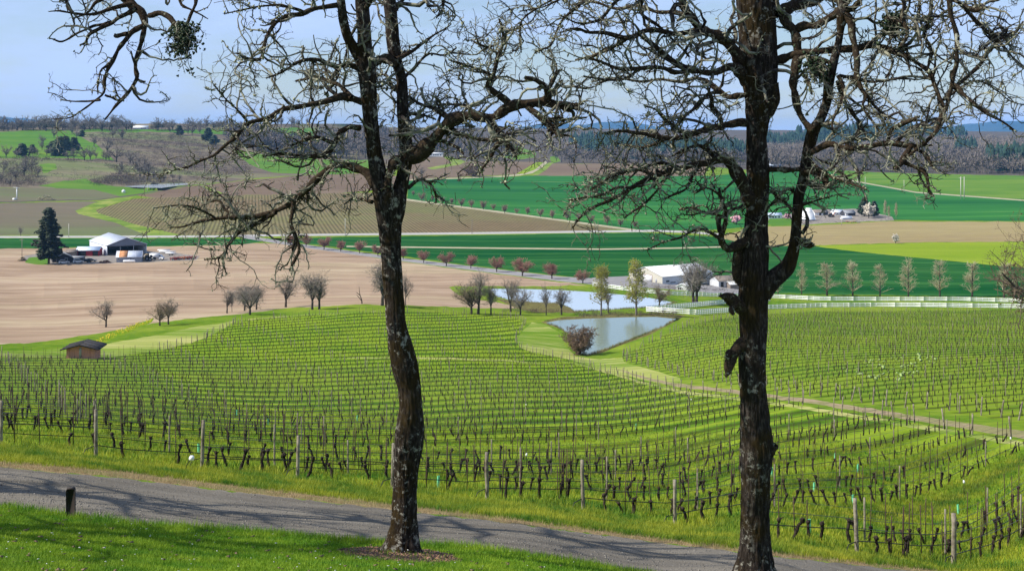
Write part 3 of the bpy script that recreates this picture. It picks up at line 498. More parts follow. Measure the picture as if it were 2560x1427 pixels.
for i, (x, y, h, pr, sq, lb) in enumerate([
 (265, 818, 64, vase[0], .9, 'small bare tree standing alone above the red shed'),
 (400, 814, 62, spread[1], .95, 'left tree of the bare pair beside the yellow flower strip'), (421, 811, 60, vase[1], .9, 'right tree of the bare pair beside the yellow flower strip'),
 (568, 783, 60, vase[2], .8, 'slim bare tree left of the dense three trunk clump'), (580, 780, 50, vase[3], .35, 'thin upright sapling beside the three trunk clump'),
 (612, 777, 62, vase[1], .9, 'back left tree of the three trunk clump'), (625, 787, 78, spread[0], .95, 'front tree of the three trunk clump with a low fork'), (641, 774, 64, vase[3], .9, 'back right tree of the three trunk clump'),
 (714, 768, 74, vase[0], 1.0, 'broad bare tree with a forked trunk between two clumps'), (780, 774, 92, vase[2], .85, 'tall left tree of the pair at the top of the rise'), (799, 773, 78, vase[1], 1.0, 'shorter right tree of the pair at the top of the rise'),
 (955, 764, 108, vase[3], .95, 'large bare tree mostly hidden behind the forked oak trunk'), (1014, 764, 75, vase[0], .4, 'thin bare tree peeking out right of the forked oak trunk'),
 (1178, 785, 80, spread[1], .95, 'leaning bare tree at the left end of the pond row'), (1196, 786, 100, vase[0], .8, 'tallest bare tree left of the far pond'), (1227, 787, 76, vase[3], .7, 'small bare tree right of the tallest one by the pond'),
 (1277, 780, 84, vase[2], .8, 'bare tree in front of the far pond left end'), (1301, 788, 74, spread[0], .7, 'bare tree leaning right before the far pond'),
 (1365, 788, 68, vase[1], .5, 'narrow bare tree standing before the far pond water'), (1404, 787, 68, vase[3], .85, 'rounded bare tree before the far pond water'),
 (1521, 779, 62, vase[0], .7, 'small grey tree beside the leafing poplar on the pond dam'), (1649, 769, 60, spread[1], .9, 'crooked dark tree at the right tip of the far pond'),
 (1733, 756, 112, spread[0], .85, 'big double trunk bare tree in front of the white barn'), (1741, 757, 104, vase[2], .95, 'second trunk of the big bare tree before the white barn'),
 ]): place_tree(pr, 'bare_tree', x, y, h, 9, lb, GR, i*1.3, squash=sq*1.25)
place_tree(poplar[0], 'leafing_poplar', 1503, 790, 122, 12, 'left poplar with yellow green young leaves on the pond dam', 'poplars with young leaves', 0.4)
place_tree(poplar[1], 'leafing_poplar', 1591, 792, 136, 12, 'right poplar with yellow green young leaves in front of the barn gable', 'poplars with young leaves', 1.4)
bushp = bare_proto(160, 5, 'bush', twig_mat('willow_twig', (0.10, 0.06, 0.04), (0.27, 0.19, 0.125), 0.4, 0.62, 1.0), tw=0.034, dens=3.2)
place_tree(bushp, 'willow_bush', 1450, 887, 74, 5, 'dense round leafless bush on the shore of the near pond', None, 0.5, 'bush', 1.05)
# reddish trees along the lane
words = ['first', 'second', 'third', 'fourth', 'fifth', 'sixth', 'seventh', 'eighth', 'ninth', 'tenth', 'eleventh', 'twelfth', 'thirteenth', 'fourteenth', 'fifteenth', 'sixteenth', 'seventeenth', 'eighteenth', 'nineteenth', 'twentieth']
for i, (x, y, h) in enumerate([(727, 613, 26), (765, 617, 30), (810, 624, 32), (852, 629, 28), (899, 633, 30), (945, 640, 28), (1008, 648, 28), (1059, 657, 30), (1116, 665, 35), (1177, 671, 33), (1242, 680, 37), (1306, 690, 44), (1380, 697, 40), (1457, 708, 32)]):
    place_tree(roundt[i % 3], 'budding_tree', x, y, h, 7, words[i]+' reddish budding tree from the farm road end of the lane', 'reddish trees along the gravel lane', i*0.9, squash=1.2 if i < 11 else 1.3)
# upright bare trees beside the white fence
for i, (x, y, h, k, sq) in enumerate([(1945, 737, 48, 0, 1.0), (2004, 736, 74, 1, .75), (2067, 740, 82, 2, 1.25), (2132, 741, 84, 3, 1.0), (2200, 741, 74, 0, 1.0), (2271, 742, 92, 1, .9), (2350, 742, 90, 2, 1.0), (2430, 742, 84, 3, 1.1), (2510, 745, 82, 0, 1.3), (1838, 722, 62, 1, .9), (2600, 746, 86, 2, 1.0)]):
    place_tree(pear[k], 'upright_tree', x, y, h, 9, [words[k2]+' tan upright leafless tree in the row right of the oak trunk' for k2 in (0, 1, 2, 3, 4, 5, 6, 7, 8)][i] if i < 9 else ('thin upright tree behind the white barn and the oak trunk' if i == 9 else 'tan upright tree just past the right end of the row'), 'upright trees along the white fence', i*1.1, squash=sq*1.25)
# small trees along the pale track in the middle distance
far_row = [(1033, 490, 13), (1055, 503, 21), (1082, 503, 15), (1105, 507, 15), (1129, 512, 16), (1154, 517, 21), (1179, 520, 20), (1208, 524, 22), (1233, 526, 16), (1262, 533, 21), (1292, 535, 14), (1319, 537, 19), (1351, 543, 21), (1381, 547, 22), (1418, 551, 24), (1446, 554, 22), (1479, 558, 20), (1518, 563, 24), (1551, 567, 20), (1587, 571, 18)]
tw_far = bare_proto(170, 7, 'round', twig_mat('far_row_twig', (0.20, 0.13, 0.10), (0.34, 0.25, 0.2), 0.4, 0.6, 0.5), tw=0.05)
for i, (x, y, h) in enumerate(far_row): place_tree(tw_far, 'roadside_tree', x, y, h, 7, words[i]+' small greyish pink tree down the pale track past the forked oak', 'small trees along the pale track', i*1.7, squash=1.2)
# snag
def snag():
    t = empty('dead_snag', P(905, 759), 0, 'broken dead tree snag at the edge of the brown field', 'tree'); g = G()
    for pts, r0 in (([(0, 0, -.4), (-.1, 0, 1), (-.6, 0, 2.6), (-.8, .1, 4.6)], .22), ([(-.5, 0, 2.2), (-1.3, .1, 2.9), (-1.7, .1, 3.0)], .12), ([(.0, 0, .6), (-1, 0, 1.9), (-1.5, 0, 2.4)], .12)):
        q = spline(pts, 4); g.tube(q, np.linspace(r0, .05, len(q)), 6)
    g.build('trunk', TRUNKM, t)
snag()
# tree reaching in at the right edge, spreading oak beyond the near slope
big = bare_proto(180, 16, 'spread', twig_mat('edge_tree_twig', (0.075, 0.055, 0.04), (0.19, 0.14, 0.09), 0.42, 0.62, 1.5), (twig_mat('dry_leaf', (0.10, 0.065, 0.03), (0.17, 0.12, 0.05)), 500, (0.06, 0.14), 0.12), tw=0.022, dens=2.2)
place_tree(big, 'edge_tree', 2635, 880, 335, 16, 'brownish bare crown with withered leaves reaching in at the right edge', None, 1.0)

# firs and conifers
def fir_proto(seed, H, W, mat, n_br=170, per=26, size=0.5):
    r = np.random.default_rng(seed); g = G(); g.tube([(0, 0, -.4), (0, 0, H*.5), (0, 0, H*.97)], [H*.022, H*.014, .03], 7); N = n_br
    z = 0.12+0.86*(np.arange(N)/N)**0.9; a = np.arange(N)*2.4+r.random(N); shape = np.minimum(1, 0.35+3.2*(z-.1))*(1-z)**0.75
    L = W*(shape*(0.45+0.8*r.random(N)))+0.15; d = np.stack([np.cos(a), np.sin(a), -0.25+0.35*z], -1)
    t = r.random((N, per))**0.8; C = np.stack([np.zeros(N), np.zeros(N), z*H], -1)[:, None]+d[:, None]*(L[:, None]*t)[..., None]+r.normal(size=(N, per, 3))*np.array([.16, .16, .12])*(0.3+L[:, None, None]*0.22)
    C = C.reshape(-1, 3); V, T = flakes(r, C, (size*.5, size*1.15), 0.05); V = V.reshape(-1, 4, 3); V = (V-C[:, None])*np.array([1, 1, .55])+C[:, None]
    return g.mesh('trunk', TRUNKM, True), mesh('crown', V.reshape(-1, 3), T, mat)
fir = fir_proto(5, 21, 7.6, NEEDLE, 170, 34, .85)
place_tree(fir, 'fir_tree', 122, 660, 140, 21, 'tall dark fir tree beside the left farmyard', None, 0, squash=.98)
cedar = fir_proto(6, 14, 5.5, NEEDLE, 120, 22, 1.0)
place_tree(cedar, 'dark_conifer', 2161, 541, 48, 14, 'dark conifer behind the white blossoming tree at the far farm', 'conifers at the far farm', 0, squash=1.1); place_tree(cedar, 'dark_conifer', 2185, 543, 40, 14, 'shorter dark conifer right of the white blossoming tree', 'conifers at the far farm', 2, squash=1.0)
blos = bare_proto(190, 8, 'round', TW_GREY, (BLOSSOM, 1500, (.25, .5), .2), tw=.03); blosp = bare_proto(191, 6, 'round', TW_GREY, (PINK, 900, (.25, .5), .2), tw=.03)
place_tree(blos, 'blossom_tree', 2172, 546, 34, 8, 'white blossoming tree in front of the dark conifer', 'blossoming trees'); place_tree(blosp, 'blossom_tree', 1841, 560, 22, 6, 'pink blossoming tree left of the thick oak trunk', 'blossoming trees', squash=1.3)
place_tree(blos, 'blossom_tree', 2239, 609, 21, 8, 'pale blossoming tree on the edge of the bright pasture', 'blossoming trees', 1); place_tree(blosp, 'blossom_tree', 1966, 549, 15, 6, 'small pale pink tree by the far farmhouse', 'blossoming trees', 2, squash=1.1); place_tree(blos, 'blossom_tree', 1999, 551, 12, 8, 'low white blossoming shrub beside the white roof', 'blossoming trees', 2, squash=1.3)
column = bare_proto(192, 10, 'poplar', TW_TAN, tw=.05)
for x, y, h, lb in ((2222, 550, 34, 'left thin leafless poplar right of the far farm'), (2240, 550, 40, 'tall thin leafless poplar right of the far farm'), (2213, 548, 44, 'faint thin poplar nearest the dark conifer')): place_tree(column, 'thin_poplar', x, y, h, 10, lb, 'thin poplars at the far farm', x, squash=.55)
place_tree(bushp, 'round_bush', 1186, 442, 37, 5, 'round leafless bush beside the hill lane', None, 1, 'bush', 1.4); place_tree(vase[1], 'bare_tree', 1053, 447, 28, 9, 'small bare tree at the lane beside the forked oak', GR, 2)
place_tree(vase[0], 'bare_tree', 52, 590, 22, 9, 'lone dark tree by the valley road at far left', None, 2)

# ---- the left hill, tree by tree
oakc = [bare_proto(200+i, 10, 'spread' if i % 2 else 'round', TW_GREY, tw=.07, dens=.45) for i in range(4)]
ev = [(m[0], m[1]) for m in (fir_proto(210, 10, 5.0, OLIVE, 60, 16, 1.1), fir_proto(211, 9, 6.0, OLIVE, 50, 16, 1.2))]
r = np.random.default_rng(77); LH = 'bare trees on the left hill'
sky_trees = [(x+r.uniform(-13, 13), np.interp(x, [-60, 200, 330, 560, 640], [326, 323, 324, 323, 322])+r.uniform(-1, 4), r.uniform(4.0, 6.4)**2) for x in np.r_[np.arange(-60, 325, 8), np.arange(385, 560, 15)]]
for i, (x, y, h) in enumerate(sky_trees): place_tree(oakc[i % 4], 'hilltop_tree', x, y, h, 10, 'grey bare oak on the skyline of the left hill', 'bare oaks along the left skyline', i*1.1, squash=r.uniform(.95, 1.8))
for i, (x, h) in enumerate([(662, 26), (670, 28), (694, 27), (703, 29), (729, 28), (735, 24), (748, 22), (769, 26)]): place_tree(vase[i % 4], 'skyline_tree', x, 320, h, 9, words[i]+' slender tree of the sparse row on the green hilltop', 'slender trees on the green hilltop', i, squash=.85)
mid = [(30, 327, 22), (15, 395, 34), (42, 394, 26), (80, 387, 22), (93, 387, 20), (117, 390, 24), (170, 399, 26), (185, 398, 28), (211, 402, 40), (226, 400, 36), (240, 397, 22), (258, 398, 22), (265, 402, 24), (273, 401, 24), (291, 405, 50), (268, 382, 40), (235, 366, 30), (305, 350, 34), (282, 345, 30), (180, 336, 26), (192, 346, 24), (325, 412, 34), (322, 400, 30), (350, 442, 58), (372, 440, 52), (384, 447, 28), (360, 445, 44), (305, 428, 26), (300, 440, 22), (410, 455, 20), (432, 450, 22), (448, 452, 16), (60, 440, 52), (40, 452, 36), (78, 425, 44), (10, 430, 28), (2, 455, 30), (25, 465, 26), (95, 440, 26), (105, 375, 24), (470, 335, 26), (480, 338, 28), (454, 338, 26), (425, 332, 22), (500, 335, 24), (135, 345, 26), (108, 360, 26), (570, 340, 22), (585, 345, 26)]
for i, (x, y, h) in enumerate(mid): place_tree(oakc[(i*3+1) % 4], 'hillside_tree', x, y, h, 10, ('bare tree on the scrubby ridge right of the white skyline house' if x > 400 and y < 400 else 'bare tree among the brambles above the reservoir' if x > 290 and y > 400 else 'dusky bare tree in the brushy hollow at the far left' if y > 410 else 'small bare tree at the pasture edge left of the dark evergreens' if x < 130 else 'bare tree on the pasture edge right of the dark evergreens' if y > 360 else 'bare tree on the hill pasture just under the skyline'), LH, i*1.9, squash=1.05)
for i, (x, y, h, lb) in enumerate([(150, 389, 46, 'tallest dark evergreen of the clump on the left hill pasture'), (133, 384, 34, 'left dark evergreen of the clump on the left hill'), (163, 381, 40, 'right dark evergreen of the clump on the left hill'), (140, 390, 30, 'small front evergreen of the clump on the left hill'), (185, 378, 34, 'loose evergreen at the right end of the hill clump'), (55, 391, 34, 'dark evergreen standing at the far left pasture edge'), (81, 384, 22, 'small dark evergreen between bare trees on the pasture'), (205, 342, 18, 'dark round evergreen below the left skyline'), (520, 352, 32, 'dark evergreen on the ridge left of the green hilltop'), (535, 362, 26, 'lower dark evergreen below the ridge tree'), (448, 338, 24, 'greenish tree on the ridge right of the white house')]):
    place_tree(ev[i % 2], 'evergreen_tree', x, y, h, 10, lb, 'evergreens on the left hill', i, squash=1.25)

# ---- masses nobody could count: woods and scrub
def scatter_poly(poly, n, r):
    p = np.array(poly, float); out = []
    while sum(len(o) for o in out) < n:
        q = np.stack([r.uniform(p[:, 0].min(), p[:, 0].max(), n*3), r.uniform(p[:, 1].min(), p[:, 1].max(), n*3)], -1); out.append(q[inside(p, q[:, 0], q[:, 1])])
    return np.concatenate(out)[:n]
def dome_proto(r, n, wide=0.55, up=1.0):                  # a bare crown seen from afar: n slivers fanning up and out, and a stem
    u = r.random(n); a = r.random(n)*2*np.pi; t = np.arccos(1-u*0.95); d = np.stack([np.sin(t)*np.cos(a)*wide*1.1, np.sin(t)*np.sin(a)*wide*1.1, np.cos(t)*up*0.75+0.1], -1); C = d*(0.25+0.5*r.random((n, 1)))+np.array([0, 0, .22])
    V, T = slivers(r, C, norm(d+r.normal(size=d.shape)*0.35), 0.10+0.16*r.random(n), 0.028); V2, T2 = slivers(r, np.array([[0, 0, -.05], [0.01, 0, -.05]]), np.array([[0, 0, 1.0], [0.1, 0.1, 1]]), 0.55, 0.022)
    return np.r_[V, V2], np.r_[T, T2+len(V)]
def cone_proto(r, lay=6, k=7):
    V = []; T = []
    for i in range(lay):
        z0 = 0.08+0.88*i/lay; z1 = min(1.0, z0+0.30); R_ = 0.21*(1-i/lay)**0.8+0.03; b = len(V); V.append((0, 0, z1))
        for j in range(k): a = j*2*np.pi/k+i; rr = R_*(0.6+0.7*r.random()); V.append((rr*np.cos(a), rr*np.sin(a), z0-0.05*r.random()))
        T += [(b, b+1+j, b+1+(j+1) % k) for j in range(k)]
    return np.array(V), np.array(T)
def wood(name, label, cat, polys, protos, mat, hgt, r):
    g = G()
    for poly, n in polys:
        q = scatter_poly(poly, n, r); c = P(q[:, 0], q[:, 1])
        for k in range(n):
            V, T = protos[k % len(protos)]; a = r.random()*6.3; h = hgt[0]+(hgt[1]-hgt[0])*r.random(); R_ = np.array([[np.cos(a), -np.sin(a), 0], [np.sin(a), np.cos(a), 0], [0, 0, 1]]); g.add((V*h*np.array([1, 1, 1]))@R_.T+c[k], T=T)
    return tag(g.build(name, mat), label, cat, None, 'stuff')
r = np.random.default_rng(5); dom = [dome_proto(r, 85) for _ in range(6)]; dom2 = [dome_proto(r, 70, .6) for _ in range(5)]; con = [cone_proto(r) for _ in range(5)]; bsh = [dome_proto(r, 26, .95, .75) for _ in range(5)]
wood('bare_woodland', 'band of grey bare woodland along the green pasture at right', 'woodland', [([(1905, 396), (2060, 392), (2250, 392), (2480, 396), (2480, 436), (2200, 431), (2060, 424), (1905, 427)], 520), ([(2470, 425), (2600, 425), (2600, 441), (2470, 438)], 22), ([(1380, 396), (1560, 394), (1760, 400), (1880, 405), (1880, 424), (1760, 413), (1560, 408), (1390, 408)], 150)], dom, WOODY, (17, 26), r)
wood('skyline_wood', 'low grey wood along the skyline of the left hill', 'woodland', [([(-80, 322), (330, 320), (330, 325), (200, 327), (-80, 330)], 150), ([(380, 322), (650, 319), (650, 324), (380, 326)], 70)], dom, WOODY, (8, 15), r)
wood('hill_woodland', 'brownish bare woodland over the far ridges', 'woodland', [([(2180, 352), (2300, 345), (2420, 350), (2620, 356), (2620, 392), (2180, 392)], 800), ([(1900, 372), (2180, 366), (2180, 392), (1900, 392)], 260), ([(1240, 352), (1350, 346), (1480, 352), (1900, 366), (1900, 378), (1660, 384), (1480, 352), (1350, 372), (1290, 362)], 480), ([(1345, 372), (1480, 366), (1380, 390)], 60)], dom2, WOODY2, (13, 21), r)
wood('grove', 'dense grey grove on the slope right of the left hill', 'grove', [([(572, 342), (640, 338), (700, 362), (760, 376), (860, 384), (860, 398), (700, 390), (600, 372), (574, 366)], 260), ([(800, 352), (900, 340), (1010, 346), (1230, 360), (1260, 376), (1290, 402), (1160, 402), (1110, 390), (1070, 388), (1028, 396), (950, 396), (860, 398), (800, 372)], 380)], dom, WOODY, (20, 30), r)
wood('conifer_plantation', 'dark conifer plantation on the far slope behind the two oaks', 'conifers', [([(1420, 358), (1500, 350), (1640, 368), (1760, 372), (1880, 378), (1880, 392), (1760, 402), (1640, 404), (1520, 394), (1440, 372)], 800), ([(1890, 352), (2000, 350), (2180, 352), (2180, 366), (1890, 372)], 420)], con, NEEDLE2, (18, 29), r)
wood('conifer_ridge', 'dark conifers standing on the ridge before the blue mountains', 'conifers', [([(1990, 350), (2120, 345), (2280, 339), (2400, 345), (2420, 350), (2300, 352), (2000, 357)], 330)], con, NEEDLE2, (24, 44), r)
wood('conifer_stand', 'dark conifer stand at the right end of the bare wood', 'conifers', [([(2468, 404), (2520, 400), (2640, 398), (2640, 426), (2500, 432), (2468, 430)], 150), ([(2400, 378), (2430, 374), (2440, 392), (2380, 392)], 36)], con, NEEDLE2, (22, 34), r)
wood('bramble_scrub', 'brown bramble scrub in patches over the left hill', 'scrub', [([(210, 336), (330, 333), (450, 340), (540, 362), (580, 378), (470, 380), (320, 372), (240, 356)], 1100), ([(0, 410), (70, 405), (110, 425), (100, 440), (120, 465), (60, 468), (0, 466)], 380), ([(225, 456), (300, 435), (390, 455), (470, 458), (440, 462), (330, 464), (235, 466)], 420), ([(260, 414), (300, 418), (420, 425), (400, 440), (300, 436)], 160), ([(330, 378), (450, 380), (560, 392), (640, 420), (600, 440), (480, 448), (420, 425), (330, 400)], 700), ([(100, 418), (280, 420), (240, 460), (130, 462)], 26), ([(-60, 398), (120, 398), (240, 408), (300, 412), (120, 404)], 120)], bsh, SHRUB, (2.5, 6.5), r)
wood('roadside_weeds', 'low weeds and brush along the dark bank beside the pond and farm', 'brush', [([(1250, 775), (1340, 778), (1420, 783), (1400, 786), (1260, 784)], 60), ([(1440, 788), (1560, 784), (1690, 784), (1690, 791), (1560, 790), (1440, 796)], 160), ([(2000, 556), (2240, 549), (2240, 553), (2000, 562)], 90), ([(1600, 716), (1850, 728), (1850, 733), (1700, 728)], 90)], bsh, SHRUB, (0.8, 1.8), r)

# ------------------------------------------------------------------ the vineyard: rows of vines, stakes, posts and wires
VINE = twig_mat('vine_bark', (0.014, 0.010, 0.0075), (0.058, 0.042, 0.030), 0.42, 0.66, 9); RUST = plain('rusty_rod', (0.065, 0.038, 0.024), 0.8, 0.3, 5)
POSTW = twig_mat('weathered_post', (0.11, 0.09, 0.065), (0.31, 0.27, 0.205), 0.35, 0.65, 4); WIREM = plain('wire', (0.10, 0.10, 0.09), 0.5, 0.1); HOSEM = plain('drip_hose', (0.012, 0.012, 0.012), 0.5, 0.1)
TUBEM = plain('grow_tube', (0.18, 0.62, 0.34), 0.5, 0.1); WHITE = plain('white_plastic', (0.8, 0.8, 0.78), 0.5, 0.05)
def vine_proto(seed, lod):
    r = np.random.default_rng(seed); g = G(); lean = r.normal(size=2)*0.07; n = 6 if lod == 0 else 3; h = 0.52+0.1*r.random()
    z = np.linspace(-0.08, h, n); p = np.stack([lean[0]*z/h*1.4+np.r_[0, np.cumsum(r.normal(size=n-1)*0.026)], lean[1]*z/h+np.r_[0, np.cumsum(r.normal(size=n-1)*0.026)], z], -1)
    g.tube(p, np.linspace(0.056, 0.043, n)*(0.85+0.4*r.random(n)), 7 if lod == 0 else 4)
    if lod == 2: return g
    top = p[-1]
    if lod == 0: g.tube([top+[0, 0, -.06], top+[0.01, 0, .02], top+[0, .01, .08], top+[0, 0, .11]], [0.045, 0.078, 0.066, 0.02], 7)
    for k in range(3 if lod == 0 else 1):
        a = r.uniform(0, 6.3); L = r.uniform(.06, .17); d = np.array([np.cos(a), np.sin(a), r.uniform(.3, 1.0)])*L; g.tube([top, top+d*.5+[0, 0, .02], top+d], [0.032, 0.025, 0.012], 5 if lod == 0 else 3)
    return g
vp0 = [vine_proto(300+i, 0) for i in range(10)]; vp1 = [vine_proto(320+i, 1) for i in range(8)]; vp2 = [vine_proto(340+i, 2) for i in range(6)]
vine_me = [g.mesh('grape_vine', VINE, True) for g in vp0]
def bulk(name, protos, pts, rot, scl, mat, label, cat):
    """many small alike things as one mesh."""
    Vs = []; Fq = []; Ft = []; n0 = 0; which = rng.integers(0, len(protos), len(pts))
    for k, gp in enumerate(protos):
        V, Fs = gp.data(); m = which == k; c, s, sc = np.cos(rot[m]), np.sin(rot[m]), scl[m]
        if not m.any(): continue
        X = (V[None, :, 0]*c[:, None]-V[None, :, 1]*s[:, None])*sc[:, None]; Y = (V[None, :, 0]*s[:, None]+V[None, :, 1]*c[:, None])*sc[:, None]; Z = V[None, :, 2]*sc[:, None]
        W3 = np.stack([X, Y, Z], -1)+pts[m][:, None]; off = n0+np.arange(m.sum())[:, None, None]*len(V)
        for f in Fs: (Fq if f.shape[1] == 4 else Ft).append((f[None]+off).reshape(-1, f.shape[1]))
        Vs.append(W3.reshape(-1, 3)); n0 += len(V)*m.sum()
    return tag(obj(name, mesh(name, np.concatenate(Vs), [np.concatenate(f) for f in (Ft, Fq) if f], mat)), label, cat, None, 'stuff')

polyA = np.array(vineA, float); polyB = np.array(vineB, float)
DA = np.array([math.cos(math.radians(ROWDIR)), math.sin(math.radians(ROWDIR))]); DB = np.array([math.cos(math.radians(ROWDIR2)), math.sin(math.radians(ROWDIR2))])
posts_px = [-236, 2, 240, 505, 744, 981, 1217, 1458, 1687, 1915, 2143, 2385, 2625]
starts = P(np.array(posts_px, float), np.interp(posts_px, *np.array(post_line, float).T)-2)[:, :2]
gapx = 3.36
ext = [starts[0]-np.array([gapx*k, -0.10*k]) for k in range(1, 90)]; ext2 = [starts[-1]+np.array([gapx*k, 0]) for k in range(1, 9)]
rowsA = ext[::-1]+list(starts)+ext2; first = len(ext)
rec = []                                          # x, Y, row id, index along row, field
ends = []
def run(s, d, poly, tmax, rid, fld, step):
    t = np.arange(0.5+rng.random()*step, tmax, step); t = t+rng.normal(size=len(t))*0.16; x = s[0]+d[0]*t; y = s[1]+d[1]*t; ok = y > 15; x, y, t = x[ok], y[ok], t[ok]
    px = CX+F*x/y; vis = (px > -120) & (px < 2700); x, y, t, px = x[vis], y[vis], t[vis], px[vis]
    if not len(x): return
    _, py = row_of(x, y); ins = inside(poly, px, py); 
    if not ins.any(): return
    k = np.where(ins)[0]
    for i in k: rec.append((x[i], y[i], rid, i, fld, px[i], py[i]))
    ends.append((x[k[-1]], y[k[-1]], rid, fld)); 
    if fld == 1 or rid < first-1: ends.append((x[k[0]], y[k[0]], rid, fld))
for rid, s in enumerate(rowsA): run(s, DA, polyA, 420, rid, 0, 1.12)
nB = np.array([-DB[1], DB[0]])
for j in range(-60, 150): run(np.array([-40.0, 60.0])+nB*GAP*j, DB, polyB, 420, 1000+j, 1, 1.1)
rec = np.array(rec); print('vines', len(rec))
# keep clear of ponds, tracks
xyz = ground(rec[:, 0], rec[:, 1]); order = np.argsort(rec[:, 1]); vis = (rec[:, 5] > -15) & (rec[:, 5] < 2575) & (rec[:, 6] < 1427)
missing = rng.random(len(rec)) < 0.14
near_i = [i for i in order if vis[i] and not missing[i]][:300]; near_set = np.zeros(len(rec), bool); near_set[near_i] = True
GV = 'pruned grape vines in the front rows beside the road'
for q, i in enumerate(near_i):
    o = obj('grape_vine', vine_me[q % 10], None, xyz[i], rng.uniform(0, 6.3)); s = rng.uniform(.8, 1.08); o.scale = (s, s, s*rng.uniform(.85, 1.15)); o.rotation_euler = (rng.normal()*.08, rng.normal()*.08, o.rotation_euler[2])
    tag(o, 'gnarled dark pruned grape vine stump in the front rows near the road', 'grape vine', GV)
rest = ~near_set & ~missing; a = rest & (rec[:, 1] < 110); b = rest & (rec[:, 1] >= 110)
for nm, m, pr, lb in (('grape_vines', a, vp1, 'gnarled vines of the middle rows down the near slope'), ('far_grape_vines', b, vp2, 'small dark vines of the far rows across both slopes')):
    bulk(nm, pr, xyz[m], rng.uniform(0, 6.3, m.sum()), rng.uniform(.68, .98, m.sum()) if nm == 'grape_vines' else rng.uniform(.6, .9, m.sum()), VINE, lb, 'grape vines')
# thin stakes, one to most vines
def rod_g(h, rad, k=4):
    g = G(); g.tube([(0, 0, -.1), (0, 0, h)], [rad, rad*.9], k); return g
has = (rng.random(len(rec)) < np.where(rec[:, 1] < 110, 0.62, 0.45)) & vis; ids = [i for i in order if has[i]]; rods = [rod_g(h, .019, 5) for h in (1.25, 1.45, 1.6, 1.75)]; rod_me = [g.mesh('vine_stake', RUST) for g in rods]
offs = np.array([0.10*DA[0], 0.10*DA[1], 0])
for q, i in enumerate(ids[:290]):
    o = obj('vine_stake', rod_me[rng.integers(0, 4)], None, xyz[i]+offs*rng.normal()); o.rotation_euler = (rng.normal()*.035, rng.normal()*.035, 0); tag(o, 'thin rusty steel stake standing beside a vine in the front rows', 'stake', 'rusty stakes in the front vine rows')
m = np.zeros(len(rec), bool); m[ids[290:]] = True; m |= has & (rec[:, 1] > 1e9)
bulk('vine_stakes', [rod_g(h, .020, 3) for h in (1.0, 1.3, 1.6)], xyz[m], rng.uniform(0, 6, m.sum()), rng.uniform(.9, 1.1, m.sum()), RUST, 'thin stakes among the farther vine rows', 'stakes')
# the bundle of spare rods leaning by a front vine
bp = P(1412, 1230)
bt = empty('stake_bundle', bp, 0, 'close bundle of spare rusty stakes standing in the front row', 'stakes')
for k in range(6):
    o = obj('rod', rod_me[3], bt, (k*0.085-.2, rng.normal()*.04, 0)); o.rotation_euler = (0, rng.normal()*.04, 0)
# wooden posts: row ends by the road, row ends at the far edges, and every eighth vine
def post_g(seed, h, rad, k=9):
    r = np.random.default_rng(seed); g = G(); z = np.linspace(-.25, h, 6); g.tube(np.stack([r.normal(size=6)*.006, r.normal(size=6)*.006, z], -1), rad*(1.06-.12*np.arange(6)/5+.05*r.random(6)), k); return g
pm = [post_g(360+i, 1.5+.07*i, .060).mesh('post', POSTW, True) for i in range(4)]
hands = {0: 'beyond the left frame edge', 2: 'leftmost weathered end post of the front row by the gravel road', 3: 'weathered end post beside the white cap and a green tube', 4: 'third weathered end post from the left along the road', 5: 'weathered end post half hidden behind the forked oak', 6: 'tall end post just right of the forked oak trunk', 7: 'end post midway between the two oaks', 8: 'end post left of the thick oak trunk', 9: 'end post hidden behind the thick oak trunk', 10: 'pale end post right of the thick oak trunk', 11: 'rightmost thick end post by the road, near the lower right corner', 1: 'end post at the left picture edge', 12: 'end post past the right picture edge'}
for k, s in enumerate(starts):
    if k in (0, 12): continue
    c = ground(s[0], s[1])[0]; t = empty('end_post', c, 0, hands[k], 'end post', 'wooden end posts along the gravel road'); o = obj('post', pm[k % 4], t, (0, 0, 0), k*1.3); o.rotation_euler = (rng.normal()*.02, rng.normal()*.03, k)
    if k == 11: t.scale = (1.35, 1.35, 1.0)
    g = G(); g.tube([(0, 0, .42), (-.02, .075, .42), (.0, -.075, .42)], [.012]*3, 5); g.build('staple', WIREM, t)
inner = np.where((rec[:, 3].astype(int) % 13 == 6) & vis & (rng.random(len(rec)) < .8))[0]; inner = inner[np.argsort(rec[inner, 1])]
n_in = 150
for i in inner[:n_in]:
    o = obj('row_post', pm[i % 4], None, xyz[i]+offs*3, i); o.scale = (.58, .58, rng.uniform(.85, 1.05)); tag(o, 'pale wooden post within the rows of the near slope', 'post', 'wooden posts within the vine rows')
m = np.zeros(len(rec), bool); m[inner[n_in:]] = True; bulk('far_row_posts', [post_g(370+i, 1.45, .05, 4) for i in range(3)], xyz[m], np.zeros(m.sum()), rng.uniform(.85, 1.1, m.sum()), POSTW, 'pale wooden posts within the farther vine rows', 'posts')
E2 = np.array([e for e in ends]); ep = CX+F*E2[:, 0]/E2[:, 1]; E2 = E2[(ep > -20) & (ep < 2580)]; ec = ground(E2[:, 0], E2[:, 1])
o_ = np.argsort(E2[:, 1]); em = post_g(380, 1.5, .06, 6).mesh('edge_post', POSTW)
for q, i in enumerate(o_[:120]):
    o = obj('edge_post', em, None, ec[i], q); o.rotation_euler = (rng.normal()*.05, rng.normal()*.12, q); tag(o, 'wooden post closing a vine row along the dirt track or field edge', 'post', 'end posts at the far ends of the rows')
if len(o_) > 120:
    j = o_[120:]; bulk('far_edge_posts', [post_g(381, 1.5, .07, 4)], ec[j], np.zeros(len(j)), np.ones(len(j)), POSTW, 'wooden posts closing the farthest vine rows', 'posts')
